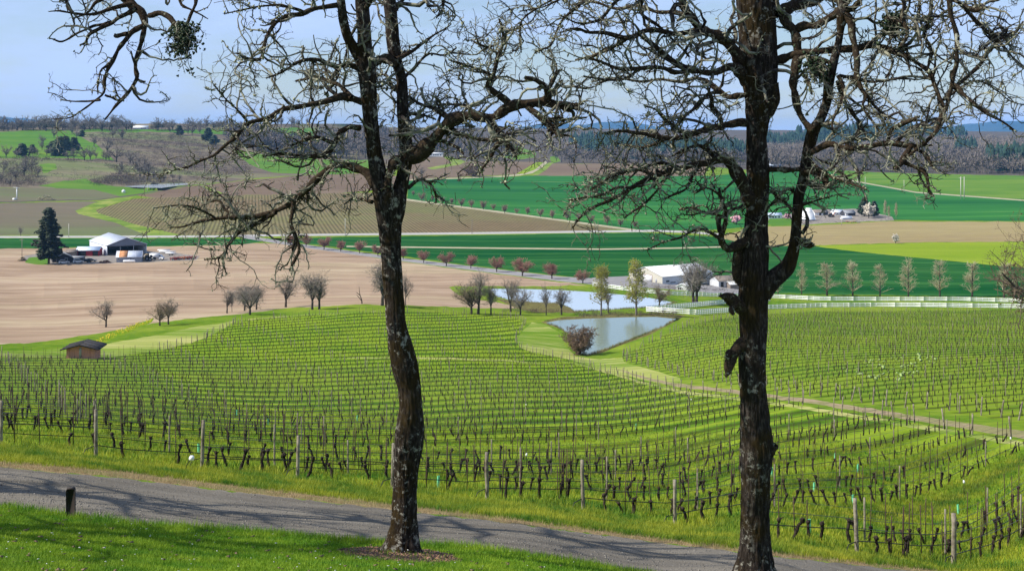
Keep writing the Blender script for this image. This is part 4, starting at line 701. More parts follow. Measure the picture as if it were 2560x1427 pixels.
# wires and drip hose of the front rows
for rid in range(first-2, len(rowsA)-3):
    s = rowsA[rid]; q = rec[(rec[:, 2] == rid) & (rec[:, 4] == 0)]
    if len(q) < 4: continue
    rw = 'the '+(words[rid-first-1] if rid > first else 'outermost' if rid == first-2 else 'next to outermost' if rid == first-1 else 'edge')+' front vine row from the left'
    tm = min(105, np.hypot(q[-1, 0]-s[0], q[-1, 1]-s[1])); t = np.arange(0, tm, 1.4); base = ground(s[0]+DA[0]*t, s[1]+DA[1]*t); sag = (vnoise(np.stack([t*.5, t*0+rid, t*0], -1))-.5)
    for hgt, nm, rad, mt, lb in ((1.12, 'trellis_wire', .006, WIREM, 'top trellis wire of '+rw), (.78, 'trellis_wire', .009, WIREM, 'lower trellis wire of '+rw), (.40, 'drip_hose', .016, HOSEM, 'black drip hose along '+rw)):
        p = base+np.stack([t*0, t*0, hgt+sag*(.03 if nm == 'trellis_wire' else .12)], -1)
        if nm == 'drip_hose': d = np.array([-DA[0], -DA[1]*.4, 0]); p = np.r_[[base[0]+d*.75+[0, 0, -.05], base[0]+d*.66+[0, 0, .15], base[0]+d*.52+[0, 0, .33]], p]
        g = G(); g.tube(p, np.full(len(p), rad), 5); tag(g.build(nm, mt), lb, 'wire' if nm == 'trellis_wire' else 'hose', 'wires of the front vine rows' if nm == 'trellis_wire' else 'drip hoses of the front vine rows')
g = G(); n = 0
for rid in list(range(first-60, first-2)):
    s = rowsA[rid]; q = rec[(rec[:, 2] == rid) & (rec[:, 4] == 0) & (rec[:, 1] < 190)]
    if len(q) < 6: continue
    q = q[::3]; b_ = ground(q[:, 0], q[:, 1]); g.tube(b_+np.array([0, 0, .8]), np.full(len(b_), .009), 3, False); g.tube(b_+np.array([0, 0, .4]), np.full(len(b_), .013), 3, False)
if g.n: tag(g.build('row_wires', WIREM), 'wires strung along the vine rows at left', 'wires', None, 'stuff')
# green grow tubes, white caps
tg = G(); tg.tube([(0, 0, -.05), (0, 0, .45)], [.05, .05], 10, False); tg.tube([(0, 0, .45), (0, 0, -.05)], [.044, .044], 10, False); tub = tg.mesh('grow_tube', TUBEM, True)
for i, (px, py, lb) in enumerate([(1095, 1218, 'bright green grow tube just right of the forked oak'), (497, 1135, 'green grow tube behind the end post with the white cap'), (2024, 1332, 'green grow tube right of the thick oak near the road'), (2134, 1262, 'green grow tube left of the pale end post row'), (2035, 1230, 'green grow tube in the second row right of the thick oak'), (1206, 1078, 'green grow tube in the middle rows between the oaks'), (1930, 1190, 'green grow tube close to the right side of the thick oak'), (2088, 1152, 'distant green grow tube on the right slope'), (2144, 1180, 'green grow tube below the bright grass stripe at right'), (1590, 1072, 'far green grow tube left of the thick oak'), (2396, 1285, 'green grow tube toward the lower right'), (670, 1062, 'green grow tube in the left middle rows'), (592, 1038, 'far green grow tube in the left rows'), (893, 1052, 'green grow tube left of the forked oak trunk')]):
    o = obj('grow_tube', tub, None, P(px, py)); o.rotation_euler = (rng.normal()*.05, rng.normal()*.05, 0); tag(o, lb, 'grow tube', 'green grow tubes among the vines')
c = P(470, 1178); t = empty('capped_pipe', c, 0, 'white plastic cap on a bent pipe beside an end post', 'pipe cap'); g = G(); g.tube([(-.12, 0, -.1), (-.05, 0, .2), (.06, 0, .38), (.12, 0, .42)], [.014]*4, 6); g.build('pipe', HOSEM, t)
g = G(); g.tube([(.10, 0, .36), (.11, 0, .40), (.125, 0, .46), (.13, 0, .52), (.13, 0, .53)], [.05, .085, .09, .06, .01], 10); g.build('cap', WHITE, t, smooth=True)
for i, (px, py, lb) in enumerate([(1316, 1165, 'small white ribbon in the rows right of the forked oak'), (1315, 1027, 'tiny white tag in the middle rows between the oaks'), (2527, 1120, 'white tag on a stake at the right edge'), (2410, 1235, 'white tag in the lower right rows'), (1728, 1013, 'white tag near the dirt track left of the thick oak')]):
    c = P(px, py); t = empty('white_tag', c, i, lb, 'tag', 'white tags among the vines'); obj('stake', rod_me[0], t); g = G(); g.tube([(0, 0, .55), (.0, .01, .62), (.02, 0, .70)], [.05, .055, .03], 6); g.build('tag', WHITE, t)
# squat bollard of dark timber on the lawn edge
def bollard():
    c = P(177, 1293); t = empty('timber_post', c, .2, 'short square dark timber post at the edge of the lawn', 'post'); h = 73/F*c[1]; w2 = 10.5/F*c[1]
    g = G(); 
    prof = [(-w2, -.2), (w2, -.2), (w2, h-.02), (w2-.015, h), (-w2+.015, h), (-w2, h-.02)]
    g.prism(prof, -w2, w2); g.build('shaft', plain('dark_timber', (0.03, 0.022, 0.018), .9, .4, 8, stretch=(1, 1, .2)), t)
    g = G(); g.box(-w2*.82, w2*.82, -w2*.82, w2*.82, h, h+.012); g.build('cap', plain('timber_top', (0.045, 0.036, 0.03), .9, .3, 8), t)
bollard()

# ------------------------------------------------------------------ fences, buildings, vehicles, poles
FENCEW = plain('white_rail', (0.80, 0.80, 0.78), 0.5, 0.06); METALW = plain('white_metal', (0.58, 0.61, 0.67), 0.45, 0.06, .3); GREYM = plain('grey_metal', (0.16, 0.17, 0.21), 0.5, 0.1, .3); CREAM = plain('cream_metal', (0.47, 0.445, 0.37), 0.5, 0.05, .3)
SIDEM = plain('side_metal', (0.55, 0.56, 0.58), 0.5, 0.08, .3); ROOFW = plain('white_roof', (0.82, 0.82, 0.80), 0.4, 0.04, .2); REDW = plain('red_boards', (0.30, 0.025, 0.04), 0.7, 0.2, 1); DARKW = plain('dark_boards', (0.045, 0.045, 0.055), 0.8, 0.2, 1)
GREYR = plain('grey_roof', (0.24, 0.25, 0.27), 0.7, 0.15, .6); BLUER = plain('pale_blue_roof', (0.55, 0.64, 0.76), 0.5, 0.08, .4); RUSTR = plain('rust_panel', (0.52, 0.24, 0.10), 0.7, 0.3, .8); WOODR = plain('reddish_cedar', (0.60, 0.25, 0.175), 0.8, 0.15, 3, stretch=(4, 4, .3)); SHING = plain('dark_shingle', (0.035, 0.032, 0.032), 0.9, 0.3, 4); BROWNR = plain('brown_roof', (0.20, 0.165, 0.14), 0.8, 0.2, .6)
GLASS = plain('window_glass', (0.03, 0.035, 0.045), 0.1, 0.1, spec=.5); BLACKP = plain('black_paint_and_doorway_shade', (0.012, 0.012, 0.014), 0.3, 0.1, spec=.5); WHITEP = plain('white_paint', (0.75, 0.75, 0.75), 0.35, 0.04, spec=.5); YELLP = plain('yellow_paint', (0.50, 0.34, 0.10), 0.5, 0.2); REDP = plain('red_paint', (0.30, 0.045, 0.035), 0.5, 0.3); ORANP = plain('orange_paint', (0.55, 0.16, 0.04), 0.5, 0.2); TYRE = plain('tyre', (0.015, 0.015, 0.015), 0.9, 0.1); STEEL = plain('galvanised', (0.30, 0.30, 0.30), 0.5, 0.1); POLEW = plain('pole_wood', (0.22, 0.19, 0.16), 0.9, 0.2)
def line3(line, step):
    l = np.array(line, float); d = []
    for a, b in zip(l[:-1], l[1:]):
        k = max(2, int(np.linalg.norm(b-a)/4)); d.append(a+(b-a)*np.linspace(0, 1, k, endpoint=False)[:, None])
    q = np.concatenate(d+[l[-1:]]); w3 = P(q[:, 0], q[:, 1]); L = np.linalg.norm(np.diff(w3, axis=0), axis=1).sum(); return resample(w3, max(3, int(round(L/step))+1))
post_b = G().box(-.075, .075, -.075, .075, -.3, 1.46); post_b.box(-.10, .10, -.10, .10, 1.46, 1.52); fpost = post_b.mesh('post', FENCEW)
def rail_fence(name, line, label, step=2.0):
    w3 = line3(line, step); o0 = w3[0].copy(); t = empty(name, o0, 0, label, 'fence', 'white rail fences around the lane')
    for p in w3[:300]: obj('post', fpost, t, p-o0)
    ids = list(range(0, len(w3)-1, 4))
    for a in ids:
        seg = w3[a:min(a+5, len(w3))]-o0
        for z in (.35, .85, 1.34):
            V = []; Q = []
            for i, p in enumerate(seg):
                d = seg[min(i+1, len(seg)-1)]-seg[max(i-1, 0)]; nrm_ = np.array([d[1], -d[0], 0]); nrm_ /= np.linalg.norm(nrm_)
                if nrm_[1] > 0: nrm_ = -nrm_
                c = p+nrm_*.10+[0, 0, z]; e = nrm_*.022
                V += [c-e+[0, 0, -.145], c+e+[0, 0, -.145], c+e+[0, 0, .145], c-e+[0, 0, .145]]
            for i in range(len(seg)-1):
                for j in range(4): Q.append((4*i+j, 4*i+(j+1) % 4, 4*i+4+(j+1) % 4, 4*i+4+j))
            Q += [(0, 1, 2, 3), (4*len(seg)-1, 4*len(seg)-2, 4*len(seg)-3, 4*len(seg)-4)]; obj('rail', mesh('rail', V, np.array(Q), FENCEW), t)
rail_fence('rail_fence', [(1482, 716), (1560, 727), (1620, 734), (1680, 739), (1770, 742), (1925, 746), (2050, 752), (2200, 753), (2400, 753), (2580, 758)], 'upper white rail fence running past the far pond to the right edge')
rail_fence('rail_fence', [(1740, 788), (1845, 780), (1915, 774), (2050, 769), (2200, 768), (2300, 768), (2580, 772)], 'lower white rail fence along the top of the right vineyard')
rail_fence('rail_fence', [(1616, 779), (1660, 776), (1730, 769), (1815, 760), (1860, 756), (1925, 753)], 'short white rail fence curving up from the pond dam to the thick oak')
rail_fence('rail_fence', [(1616, 780), (1660, 783), (1740, 788)], 'short white fence corner joining the two fences at the near pond')

def hip(prof_pts, th):                             # slab following a roof line in local y,z
    pass
def gable(name, label, cat, corner, yaw, side, L, W, eave, ridge, wall, roof, over=.4, group=None, front=None, side_wall=None, roof_extra=None, parts=None):
    """near corner on the ground; local X along the ridge (bearing yaw), local Y*side across; gable at x = 0."""
    c = P(*corner); t = empty(name, c, math.radians(yaw), label, cat, group); s = side; th = .12
    def yy(v): return (s*v)
    g = G(); y0, y1 = sorted((0, s*W))
    if front != 'open':
        g.add([(0, 0, -1), (0, s*W, -1), (0, s*W, eave), (0, s*W/2, ridge), (0, 0, eave)], T=[(0, 1, 2), (0, 2, 4), (4, 2, 3)]); g.build('wall', wall, t)
        g = G(); g.add([(L, 0, -1), (L, s*W, -1), (L, s*W, eave), (L, s*W/2, ridge), (L, 0, eave)], T=[(0, 2, 1), (0, 4, 2), (4, 3, 2)]); g.build('wall', wall, t)
        for yv in (0, s*W): g = G(); g.add([(0, yv, -1), (L, yv, -1), (L, yv, eave), (0, yv, eave)], Q=[(0, 1, 2, 3)]); g.build('wall', side_wall or wall, t)
    else:
        for bx in ((.0, L, y0, y0+.2), (.0, L, y1-.2, y1), (L-.2, L, y0+.2, y1-.2)): g = G(); g.box(*bx, -1, eave); g.build('wall', side_wall or wall, t)
        g = G(); g.add([(0, 0, eave-.5), (0, s*W, eave-.5), (0, s*W, eave), (0, s*W/2, ridge), (0, 0, eave), (.15, 0, eave-.5), (.15, s*W, eave-.5), (.15, s*W, eave), (.15, s*W/2, ridge), (.15, 0, eave)], T=[(0, 1, 2), (0, 2, 4), (4, 2, 3), (5, 7, 6), (5, 9, 7), (9, 8, 7)], Q=[(0, 5, 6, 1)]); g.build('gable_panel', wall, t)
        g = G()
        for f in (0.0, .33, .67, 1.0): g.box(.02, .35, y0+.05+f*(W-.45), y0+.35+f*(W-.45), -1, eave-.4)
        for f in (.33, .67): g.box(L*f, L*f+.3, y0+.25, y1-.25, eave-.5, eave-.2)
        g.build('steel_frame', STEEL, t); g = G(); g.box(.3, L-.3, y0+.3, y1-.3, -.6, .03); g.build('floor', M['yard'], t)
        g = G(); g.add([(L, 0, eave), (L, s*W, eave), (L, s*W/2, ridge)], T=[(0, 1, 2)]); g.build('back_gable', wall, t)
    sl = (ridge-eave)/(W/2); n = 1
    for a, b in ((0, 1), (1, 0)):                   # two slopes
        yA = -over if a == 0 else W+over; zA = eave-over*sl; V = []
        for x in (-over, L+over): V += [(x, s*yA, zA+.02), (x, s*W/2, ridge+.02), (x, s*W/2, ridge+.02+th), (x, s*yA, zA+.02+th)]
        g = G(); g.add(V, Q=[(0, 1, 2, 3), (4, 7, 6, 5), (0, 4, 5, 1), (3, 2, 6, 7), (0, 3, 7, 4), (1, 5, 6, 2)]); ro = g.build('roof', roof, t)
        g = G(); nr = max(3, int(L/2.2))
        for k in range(nr+1):
            x = -over+(L+2*over)*k/nr; q = np.array([(x, s*yA, zA+.03+th), (x, s*W/2, ridge+.03+th)]); g.add([q[0]+[-.05, 0, 0], q[0]+[.05, 0, 0], q[1]+[.05, 0, 0], q[1]+[-.05, 0, 0], q[0]+[0, 0, .07], q[1]+[0, 0, .07]], Q=[(0, 3, 5, 4), (1, 4, 5, 2)])
        tag(g.build('seam', roof, ro), kind='stuff')
    if roof_extra:                                  # rusty sheets on the near slope
        for x0, x1, mt in roof_extra:
            g = G(); yA = -over; zA = eave-over*sl; g.add([(x0, s*yA, zA+.05+th), (x1, s*yA, zA+.05+th), (x1, s*(W/2-.05), ridge+.05+th-.05*sl), (x0, s*(W/2-.05), ridge+.05+th-.05*sl), (x0, s*yA, zA+.09+th), (x1, s*yA, zA+.09+th), (x1, s*(W/2-.05), ridge+.09+th-.05*sl), (x0, s*(W/2-.05), ridge+.09+th-.05*sl)], Q=[(0, 1, 2, 3), (4, 7, 6, 5), (0, 4, 5, 1), (1, 5, 6, 2), (2, 6, 7, 3), (3, 7, 4, 0)]); g.build('roof_sheet', mt, t)
    for nm, face, a0, a1, z0, z1, mt, fr in (parts or []):   # openings as flat panels, black doorways painting the shade within: on the gable ('g') or on the near long wall ('w')
        g = G(); d = .06; po = None
        if face == 'g':
            ya, yb = sorted((s*a0, s*a1)); g.box(-d, -.004, ya, yb, z0, z1); po = g.build(nm, mt, t)
            if fr: f = G(); f.box(-d-.05, -d-.003, ya-.08, ya, z0-.08, z1+.08); f.box(-d-.05, -d-.003, yb, yb+.08, z0-.08, z1+.08); f.box(-d-.05, -d-.003, ya, yb, z1, z1+.08); f.box(-d-.05, -d-.003, ya, yb, z0-.08, z0); f.build('frame', fr, po)
        else:
            ya, yb = sorted((-s*d, -s*.004)); g.box(a0, a1, ya, yb, z0, z1); po = g.build(nm, mt, t)
            if fr:
                f = G(); q0, q1 = sorted((-s*(d+.05), -s*(d+.003))); f.box(a0-.08, a0, q0, q1, z0-.08, z1+.08); f.box(a1, a1+.08, q0, q1, z0-.08, z1+.08); f.box(a0, a1, q0, q1, z1, z1+.08); f.box(a0, a1, q0, q1, z0-.08, z0); f.build('frame', fr, po)
    return t
FG = 'buildings of the left farm'
hangar = gable('equipment_barn', 'big open fronted white metal barn, its shaded gable coloured dark grey', 'barn', (267, 639), 120, -1, 36, 18.5, 4.6, 8.0, GREYM, METALW, .3, FG, 'open', METALW)  # gable darker than the side walls: shade of that end put into its colour
gable('red_shed', 'low red barn with a pale metal roof and dark open bays', 'shed', (191, 640), 3, 1, 10.2, 6.5, 2.6, 4.0, REDW, BLUER, .35, FG, parts=[('doorway', 'w', .8, 4.4, -.2, 2.2, BLACKP, REDW), ('doorway', 'w', 7.4, 9.9, -.2, 2.2, BLACKP, REDW)])
gable('tin_shed', 'old tin shed whose roof has an orange rusty patch', 'shed', (291, 656), 10, 1, 10.6, 7.5, 2.3, 4.6, plain('tin_wall', (.26, .28, .32), .6, .15), METALW, .3, FG, roof_extra=[(1.0, 4.6, RUSTR)], parts=[('window', 'w', .7, 1.3, 1.1, 1.7, GLASS, WHITEP), ('door', 'w', 5.0, 6.2, 0, 2.0, GREYM, None)])
gable('dark_cottage', 'front dark cottage with a grey roof below the fir tree', 'cottage', (141, 657), 112, -1, 8, 6.4, 2.3, 3.9, DARKW, GREYR, .4, FG, parts=[('window', 'g', 3.6, 4.6, .9, 1.9, GLASS, WHITEP)])
gable('dark_cottage', 'rear dark cottage half behind the fir tree', 'cottage', (131, 656), 112, -1, 9, 5.2, 2.6, 4.4, DARKW, GREYR, .4, FG)
gable('dark_shed', 'low dark shed right of the dark cottages', 'shed', (179, 655), 8, 1, 5, 4, 1.8, 2.4, DARKW, GREYR, .2, FG, parts=[('doorway', 'w', .6, 1.6, 0, 1.6, SIDEM, None)])
gable('dark_shed', 'small dark outbuilding between the red barn and the cottages', 'shed', (165, 641), 6, 1, 4.6, 4, 1.9, 2.8, BROWNR, BROWNR, .2, FG)
gable('pump_hut', 'reddish cedar hut with wide dark eaves at the vineyard edge', 'hut', (166, 895), 94.6, -1, 3.6, 3.85, 1.3, 1.78, WOODR, SHING, .72, parts=[('board', 'g', 1.75, 2.05, .0, 1.4, CREAM, None), ('board', 'g', .4, .46, .0, 1.35, WOODR, None), ('board', 'g', 3.2, 3.26, .0, 1.35, WOODR, None)])
WB = 'buildings by the white fence'
gable('white_barn', 'long white roofed barn with a cream gable above the far pond', 'barn', (1656, 710), 34, 1, 25, 19.5, 2.7, 5.5, CREAM, ROOFW, .35, WB, None, SIDEM, parts=[('sliding_door', 'g', 5.9, 11.2, .1, 2.7, WHITEP, REDP), ('door_track', 'g', 6.0, 11.0, 2.0, 2.15, BLACKP, None), ('window', 'g', 15.8, 17.2, 1.3, 2.6, GLASS, WHITEP), ('door', 'g', 3.2, 3.8, -.1, 1.6, GREYM, WHITEP), ('window', 'w', 1.8, 3.4, .6, 1.2, GLASS, None), ('window', 'w', 3.9, 6.4, .2, .5, GLASS, None)])
gable('white_shed', 'small white shed with twin windows in front of the barn', 'shed', (1690, 724), 70, -1, 5, 4.1, 1.1, 1.9, FENCEW, ROOFW, .2, WB, parts=[('window', 'g', .7, 1.1, .1, .8, GLASS, None), ('window', 'g', 1.3, 1.7, .1, .8, GLASS, None)])
gable('grey_shed', 'grey weathered shed behind the bare trees right of the barn', 'shed', (1797, 718), 20, 1, 8, 7, 2.3, 3.8, SIDEM, BROWNR, .3, WB, parts=[('doorway', 'w', .8, 2.0, 0, 1.9, BLACKP, None)])
gable('grey_shed', 'low grey lean-to near the thick oak trunk', 'shed', (1826, 722), 10, 1, 6, 5, 1.6, 2.4, BROWNR, SIDEM, .3, WB)
HG = 'houses along the far slopes'
gable('hilltop_house', 'white roofed house on the skyline of the left hill', 'house', (332, 323), 8, 1, 22, 14, 2.5, 5.5, WHITEP, ROOFW, 1, HG, parts=[('window', 'w', 12, 20, .6, 2.2, GLASS, None)])
gable('long_house', 'long white house at the top of the brown hill field', 'house', (1073, 391), 0, 1, 20, 8, 4.2, 5.2, WHITEP, ROOFW, .5, HG, parts=[('window', 'w', x, x+1.6, 1.2, 3.0, GLASS, None) for x in (2, 6, 9, 12, 16)])
gable('long_barn', 'pale blue roofed barn at the foot of the bare woodland', 'barn', (1915, 419), 2, 1, 20, 14, 3.0, 6.5, GREYM, BLUER, .8, HG, parts=[('doorway', 'w', 4, 9, 0, 2.6, BLACKP, None)])
RG = 'buildings of the far right farm'
gable('farmhouse', 'pale blue farmhouse with a row of windows beside the thick oak', 'house', (1919, 547), 4, 1, 10, 7, 2.4, 3.8, WHITEP, BLUER, .4, RG, parts=[('window', 'w', x, x+.9, .6, 1.8, GLASS, None) for x in (1.2, 3.6, 5.2, 7.6)])
gable('white_roof_barn', 'barn with a broad white roof sloping to the ground yard', 'barn', (2006, 553), 4, 1, 8.5, 9, 1.2, 5.6, DARKW, ROOFW, .4, RG); gable('farmhouse', 'white house rising behind the broad white roof', 'house', (2010, 545), 4, 1, 6, 6, 4.2, 5.8, WHITEP, ROOFW, .3, RG, parts=[('window', 'w', 3.4, 4.8, 2.8, 3.9, GLASS, None)])
gable('old_shed', 'brown roofed white shed left of the yellow digger', 'shed', (2037, 539), 6, 1, 9.8, 9, 2.2, 4.0, WHITEP, BROWNR, .4, RG, parts=[('doorway', 'w', 3.2, 4.8, 0, 2.0, BLACKP, None), ('doorway', 'w', 6.2, 9.6, 0, 2.0, DARKW, None)])
gable('old_shed', 'pale roofed shed right of the yellow digger', 'shed', (2084, 538), 4, 1, 7.6, 8, 1.9, 3.8, WHITEP, METALW, .4, RG, parts=[('window', 'w', 2, 3, .6, 1.4, GLASS, None), ('window', 'w', 4.6, 5.6, .6, 1.4, GLASS, None)])
gable('old_shed', 'grey roofed shed with a dark side left of the dark conifer', 'shed', (2113, 541), 8, 1, 7.5, 8, 2.3, 4.0, DARKW, GREYR, .4, RG, parts=[('door', 'w', -.2, 2.2, 0, 2.2, WHITEP, None)])
gable('lean_to', 'small pale roofed shelter in front of the grey roofed shed', 'shed', (2106, 549), 4, 1, 6.6, 5, 1.2, 2.2, SIDEM, METALW, .3, RG); gable('white_hut', 'small white hut behind the far farm on the green slope', 'hut', (2017, 529), 3, 1, 3.6, 4, 1.8, 2.5, WHITEP, ROOFW, .2, RG)

# vehicles and machines
def wheel(parent, x, y, r_, w_=.22):
    g = G(); a = np.linspace(0, 2*np.pi, 15)[:-1]; g.prism([(x+r_*math.cos(k), r_+r_*math.sin(k)) for k in a], y-w_/2, y+w_/2); o = g.build('wheel', TYRE, parent)
    g = G(); g.prism([(x+r_*.55*math.cos(k), r_+r_*.55*math.sin(k)) for k in a], y-w_/2-.012, y+w_/2+.012); g.build('rim', STEEL, o)
def car(px, py, yaw, paint, label, pickup=False, L=4.6, group='vehicles of the left farm', cat='car'):
    c = P(px, py); t = empty('pickup_truck' if pickup else 'parked_car', c, yaw, label, 'pickup' if pickup else cat, group); w2 = .88
    prof = [(-L/2, .4), (L/2, .4), (L/2, .85), (L/2-1.0, 1.0), (L/2-1.25, 1.02), (-L/2, 1.02)]; g = G(); g.prism(prof, -w2, w2); g.build('body', paint, t)
    cab = [(L/2-1.3, 1.0), (L/2-1.95, 1.62), (-.1 if pickup else -L/2+.9, 1.65), (-.3 if pickup else -L/2+.15, 1.0)]; g = G(); g.prism(cab, -w2+.1, w2-.1); g.build('cab', paint, t)
    wi = [(L/2-1.45, 1.08), (L/2-1.95, 1.54), (.02 if pickup else -L/2+.95, 1.56), (-.12 if pickup else -L/2+.4, 1.08)]; g = G(); g.prism(wi, -w2+.085, w2-.085); g.build('window', GLASS, t)
    for x in (-L/2+.85, L/2-.85):
        for y in (-w2, w2): wheel(t, x, y, .34)
    for y in (-.6, .6): g = G(); g.box(L/2, L/2+.03, y-.16, y+.16, .65, .8); g.build('headlight', WHITEP, t)
    if pickup: g = G(); g.box(-L/2+.1, -.4, -w2+.1, w2-.1, 1.0, 1.05); g.build('bed_liner', TYRE, t)
    return t
car(196, 657, .3, WHITEP, 'white car parked by the dark cottages'); car(213, 656, .15, BLACKP, 'black pickup truck beside the white car', True, 5.4); car(228, 655, .1, BLACKP, 'dark car right of the black pickup'); car(160, 659, .4, WHITEP, 'white covered car in front of the dark cottage'); car(345, 633, 1.2, WHITEP, 'white van inside the open barn', False, 5.2, cat='van'); car(300, 637, 1.3, BLACKP, 'dark car in the shade of the open barn'); car(322, 636, 1.9, REDP, 'dull red car in the shade of the open barn')
car(2003, 553, .2, WHITEP, 'white car on the far farm lane', group='vehicles of the far farm')
def truck(px, py, yaw, label):
    c = P(px, py); t = empty('box_truck', c, yaw, label, 'truck', 'vehicles of the left farm'); g = G(); g.box(-3.2, 2.6, -.5, .5, .6, .85); g.build('chassis', BLACKP, t); g = G(); g.box(-3.2, .9, -1.1, 1.1, .95, 3.0); g.build('cargo_box', WHITEP, t)
    g = G(); g.prism([(1.1, .7), (3.1, .7), (3.1, 1.4), (2.3, 1.55), (2.0, 2.3), (1.1, 2.3)], -1.0, 1.0); g.build('cab', WHITEP, t); g = G(); g.prism([(1.3, 1.55), (2.2, 1.55), (1.95, 2.2), (1.3, 2.2)], -1.02, 1.02); g.build('window', GLASS, t)
    for x in (-2.4, -1.5, 2.2):
        for y in (-.95, .95): wheel(t, x, y, .45)
truck(393, 650, -.15, 'box truck with a white cargo body right of the tin shed')
def tractor(px, py, yaw, paint, label, s=1.0, group='machines of the left farm', digger=False):
    c = P(px, py); t = empty('digger' if digger else 'tractor', c, yaw, label, 'digger' if digger else 'tractor', group); t.scale = (s, s, s); g = G(); g.prism([(-.6, .7), (1.7, .7), (1.7, 1.45), (1.5, 1.55), (.3, 1.6), (-.6, 1.2)], -.4, .4); g.build('body', paint, t)
    g = G(); g.prism([(-1.0, 1.2), (.3, 1.2), (.15, 2.5), (-.85, 2.5)], -.6, .6); g.build('cab', GLASS, t); g = G(); g.box(-1.0, .35, -.7, .7, 2.5, 2.6); g.build('cab_roof', paint, t)
    for y in (-.75, .75): wheel(t, -.7, y, .8, .4); wheel(t, 1.3, y, .5, .3)
    if digger: g = G(); g.tube([(1.6, 0, 1.2), (2.6, 0, 2.9), (3.9, 0, 2.0)], [.18, .16, .145], 6); g.build('boom', paint, t); g = G(); g.prism([(3.6, 1.0), (4.2, 1.2), (4.1, 1.9), (3.8, 2.0)], -.35, .35); g.build('bucket', STEEL, t)
    else: g = G(); g.tube([(1.2, .2, 1.5), (1.2, .2, 2.3)], [.05, .05], 6); g.build('exhaust', STEEL, t)
tractor(366, 652, 2.9, YELLP, 'old yellow tractor beside the tin shed', 1.15); tractor(380, 652, .2, BLACKP, 'dark tractor between the yellow tractor and the box truck', 1.0); tractor(2078, 543, .4, ORANP, 'yellow orange digger in the far farm yard', 1.2, 'machines of the far farm', True)
def implement(px, py, yaw, paint, label, seed, group='machines of the left farm', s=1.0):
    r = np.random.default_rng(seed); c = P(px, py); t = empty('farm_implement', c, yaw, label, 'implement', group); t.scale = (s, s, s); g = G()
    for y in (-1.1, 0, 1.1): g.box(-1.6, 1.6, y-.08, y+.08, .9, 1.06)
    for x in (-1.5, -.5, .5, 1.5): g.box(x-.07, x+.07, -1.3, 1.3, 1.06, 1.2)
    g.build('frame', paint, t); g = G(); g.tube([(1.6, 0, 1.0), (2.6, 0, .6)], [.08, .06], 5); g.tube([(-.4, 0, 1.1), (.2, 0, 2.0), (.9, 0, 1.1)], [.07, .07, .07], 5); g.build('drawbar', paint, t)
    for x in (-1.2, -.4, .4, 1.2):
        for y in (-.9, .9):
            g = G(); a = np.linspace(0, 6.283, 11)[:-1]; g.prism([(x+.36*math.cos(k), .36+.36*math.sin(k)) for k in a], y-.03, y+.03); g.build('disc', STEEL if r.random() < .4 else paint, t)
    for y in (-1.45, 1.45): wheel(t, 0, y, .42)
for i, (px, py) in enumerate([(434, 650), (446, 649), (458, 649), (470, 648), (482, 647)]): implement(px, py, .1+.4*(i % 2), REDP if i != 2 else ORANP, words[i]+' red disc harrow from the left in the machine row', i)
for i, (px, py, mt) in enumerate([(2118, 556, ORANP), (2127, 557, YELLP), (2136, 556, YELLP), (2146, 557, STEEL)]): implement(px, py, .3*i, mt, words[i]+' rusting implement from the left below the far farm shelter', 20+i, 'machines of the far farm', .62)
def tank():
    c = P(323, 657); t = empty('gas_tank', c, .06, 'long white gas tank lying before the tin shed', 'tank'); g = G(); g.tube([(-2.7, 0, .75), (-2.55, 0, .75), (-2.3, 0, .75), (2.3, 0, .75), (2.55, 0, .75), (2.7, 0, .75)], [.1, .38, .5, .5, .38, .1], 14); g.build('vessel', WHITEP, t, smooth=True)
    for x in (-1.6, 1.6): g = G(); g.box(x-.12, x+.12, -.4, .4, -.1, .36); g.build('saddle', STEEL, t)
    g = G(); g.tube([(0, 0, 1.2), (0, 0, 1.42)], [.14, .145], 8); g.build('valve_cover', WHITEP, t)
tank()
def panels(px, py, yaw, L, label):
    c = P(px, py); t = empty('pipe_trailer', c, yaw, label, 'pipe trailer', 'white pipe trailers beside the open barn'); g = G()
    for k in range(7): g.tube([(-L/2, -.9+k*.3, 1.0+.12*(k % 2)), (L/2, -.9+k*.3, 1.0+.12*(k % 2))], [.14, .14], 6)
    g.build('pipes', WHITEP, t); g = G(); g.box(-L/2+.6, L/2-.6, -.1, .1, .5, .7); g.box(-.1, .1, -1.1, 1.1, .7, .88); g.build('bed', STEEL, t)
    for y in (-1, 1): wheel(t, 0, y, .35)
panels(418, 634, 2.9, 8, 'longest white pipe trailer right of the open barn'); panels(410, 630, .1, 6, 'rear white pipe trailer right of the open barn'); panels(427, 638, 2.7, 5, 'front short white pipe trailer near the harrows')
def heap(px, py, rx, rz, label, mat, n=160):
    c = P(px, py); r = np.random.default_rng(px); a = r.random(n)*6.3; q = np.sqrt(r.random(n)); C = np.stack([q*rx*np.cos(a), q*rx*np.sin(a)*.7, rz*(1-q**2)*r.random(n)], -1); V, T = flakes(r, C, (.25, .55), .1); tag(obj('brush_pile', mesh('brush_pile', V, T, mat), None, c), label, 'brush pile', None)
heap(54, 652, 1.6, 1.9, 'tan brush pile at the left end of the farm yard', plain('dry_brush', (.30, .23, .15), .95, .3, 2)); heap(262, 657, 2.6, .7, 'low reddish soil heap between the cars and the tin shed', plain('soil_heap', (.24, .12, .075), .95, .3, 2)); heap(115, 500, 7, 4, 'pale rounded bush on the track bank at far left', plain('pale_bush', (.30, .27, .17), .95, .3, .5), 220)
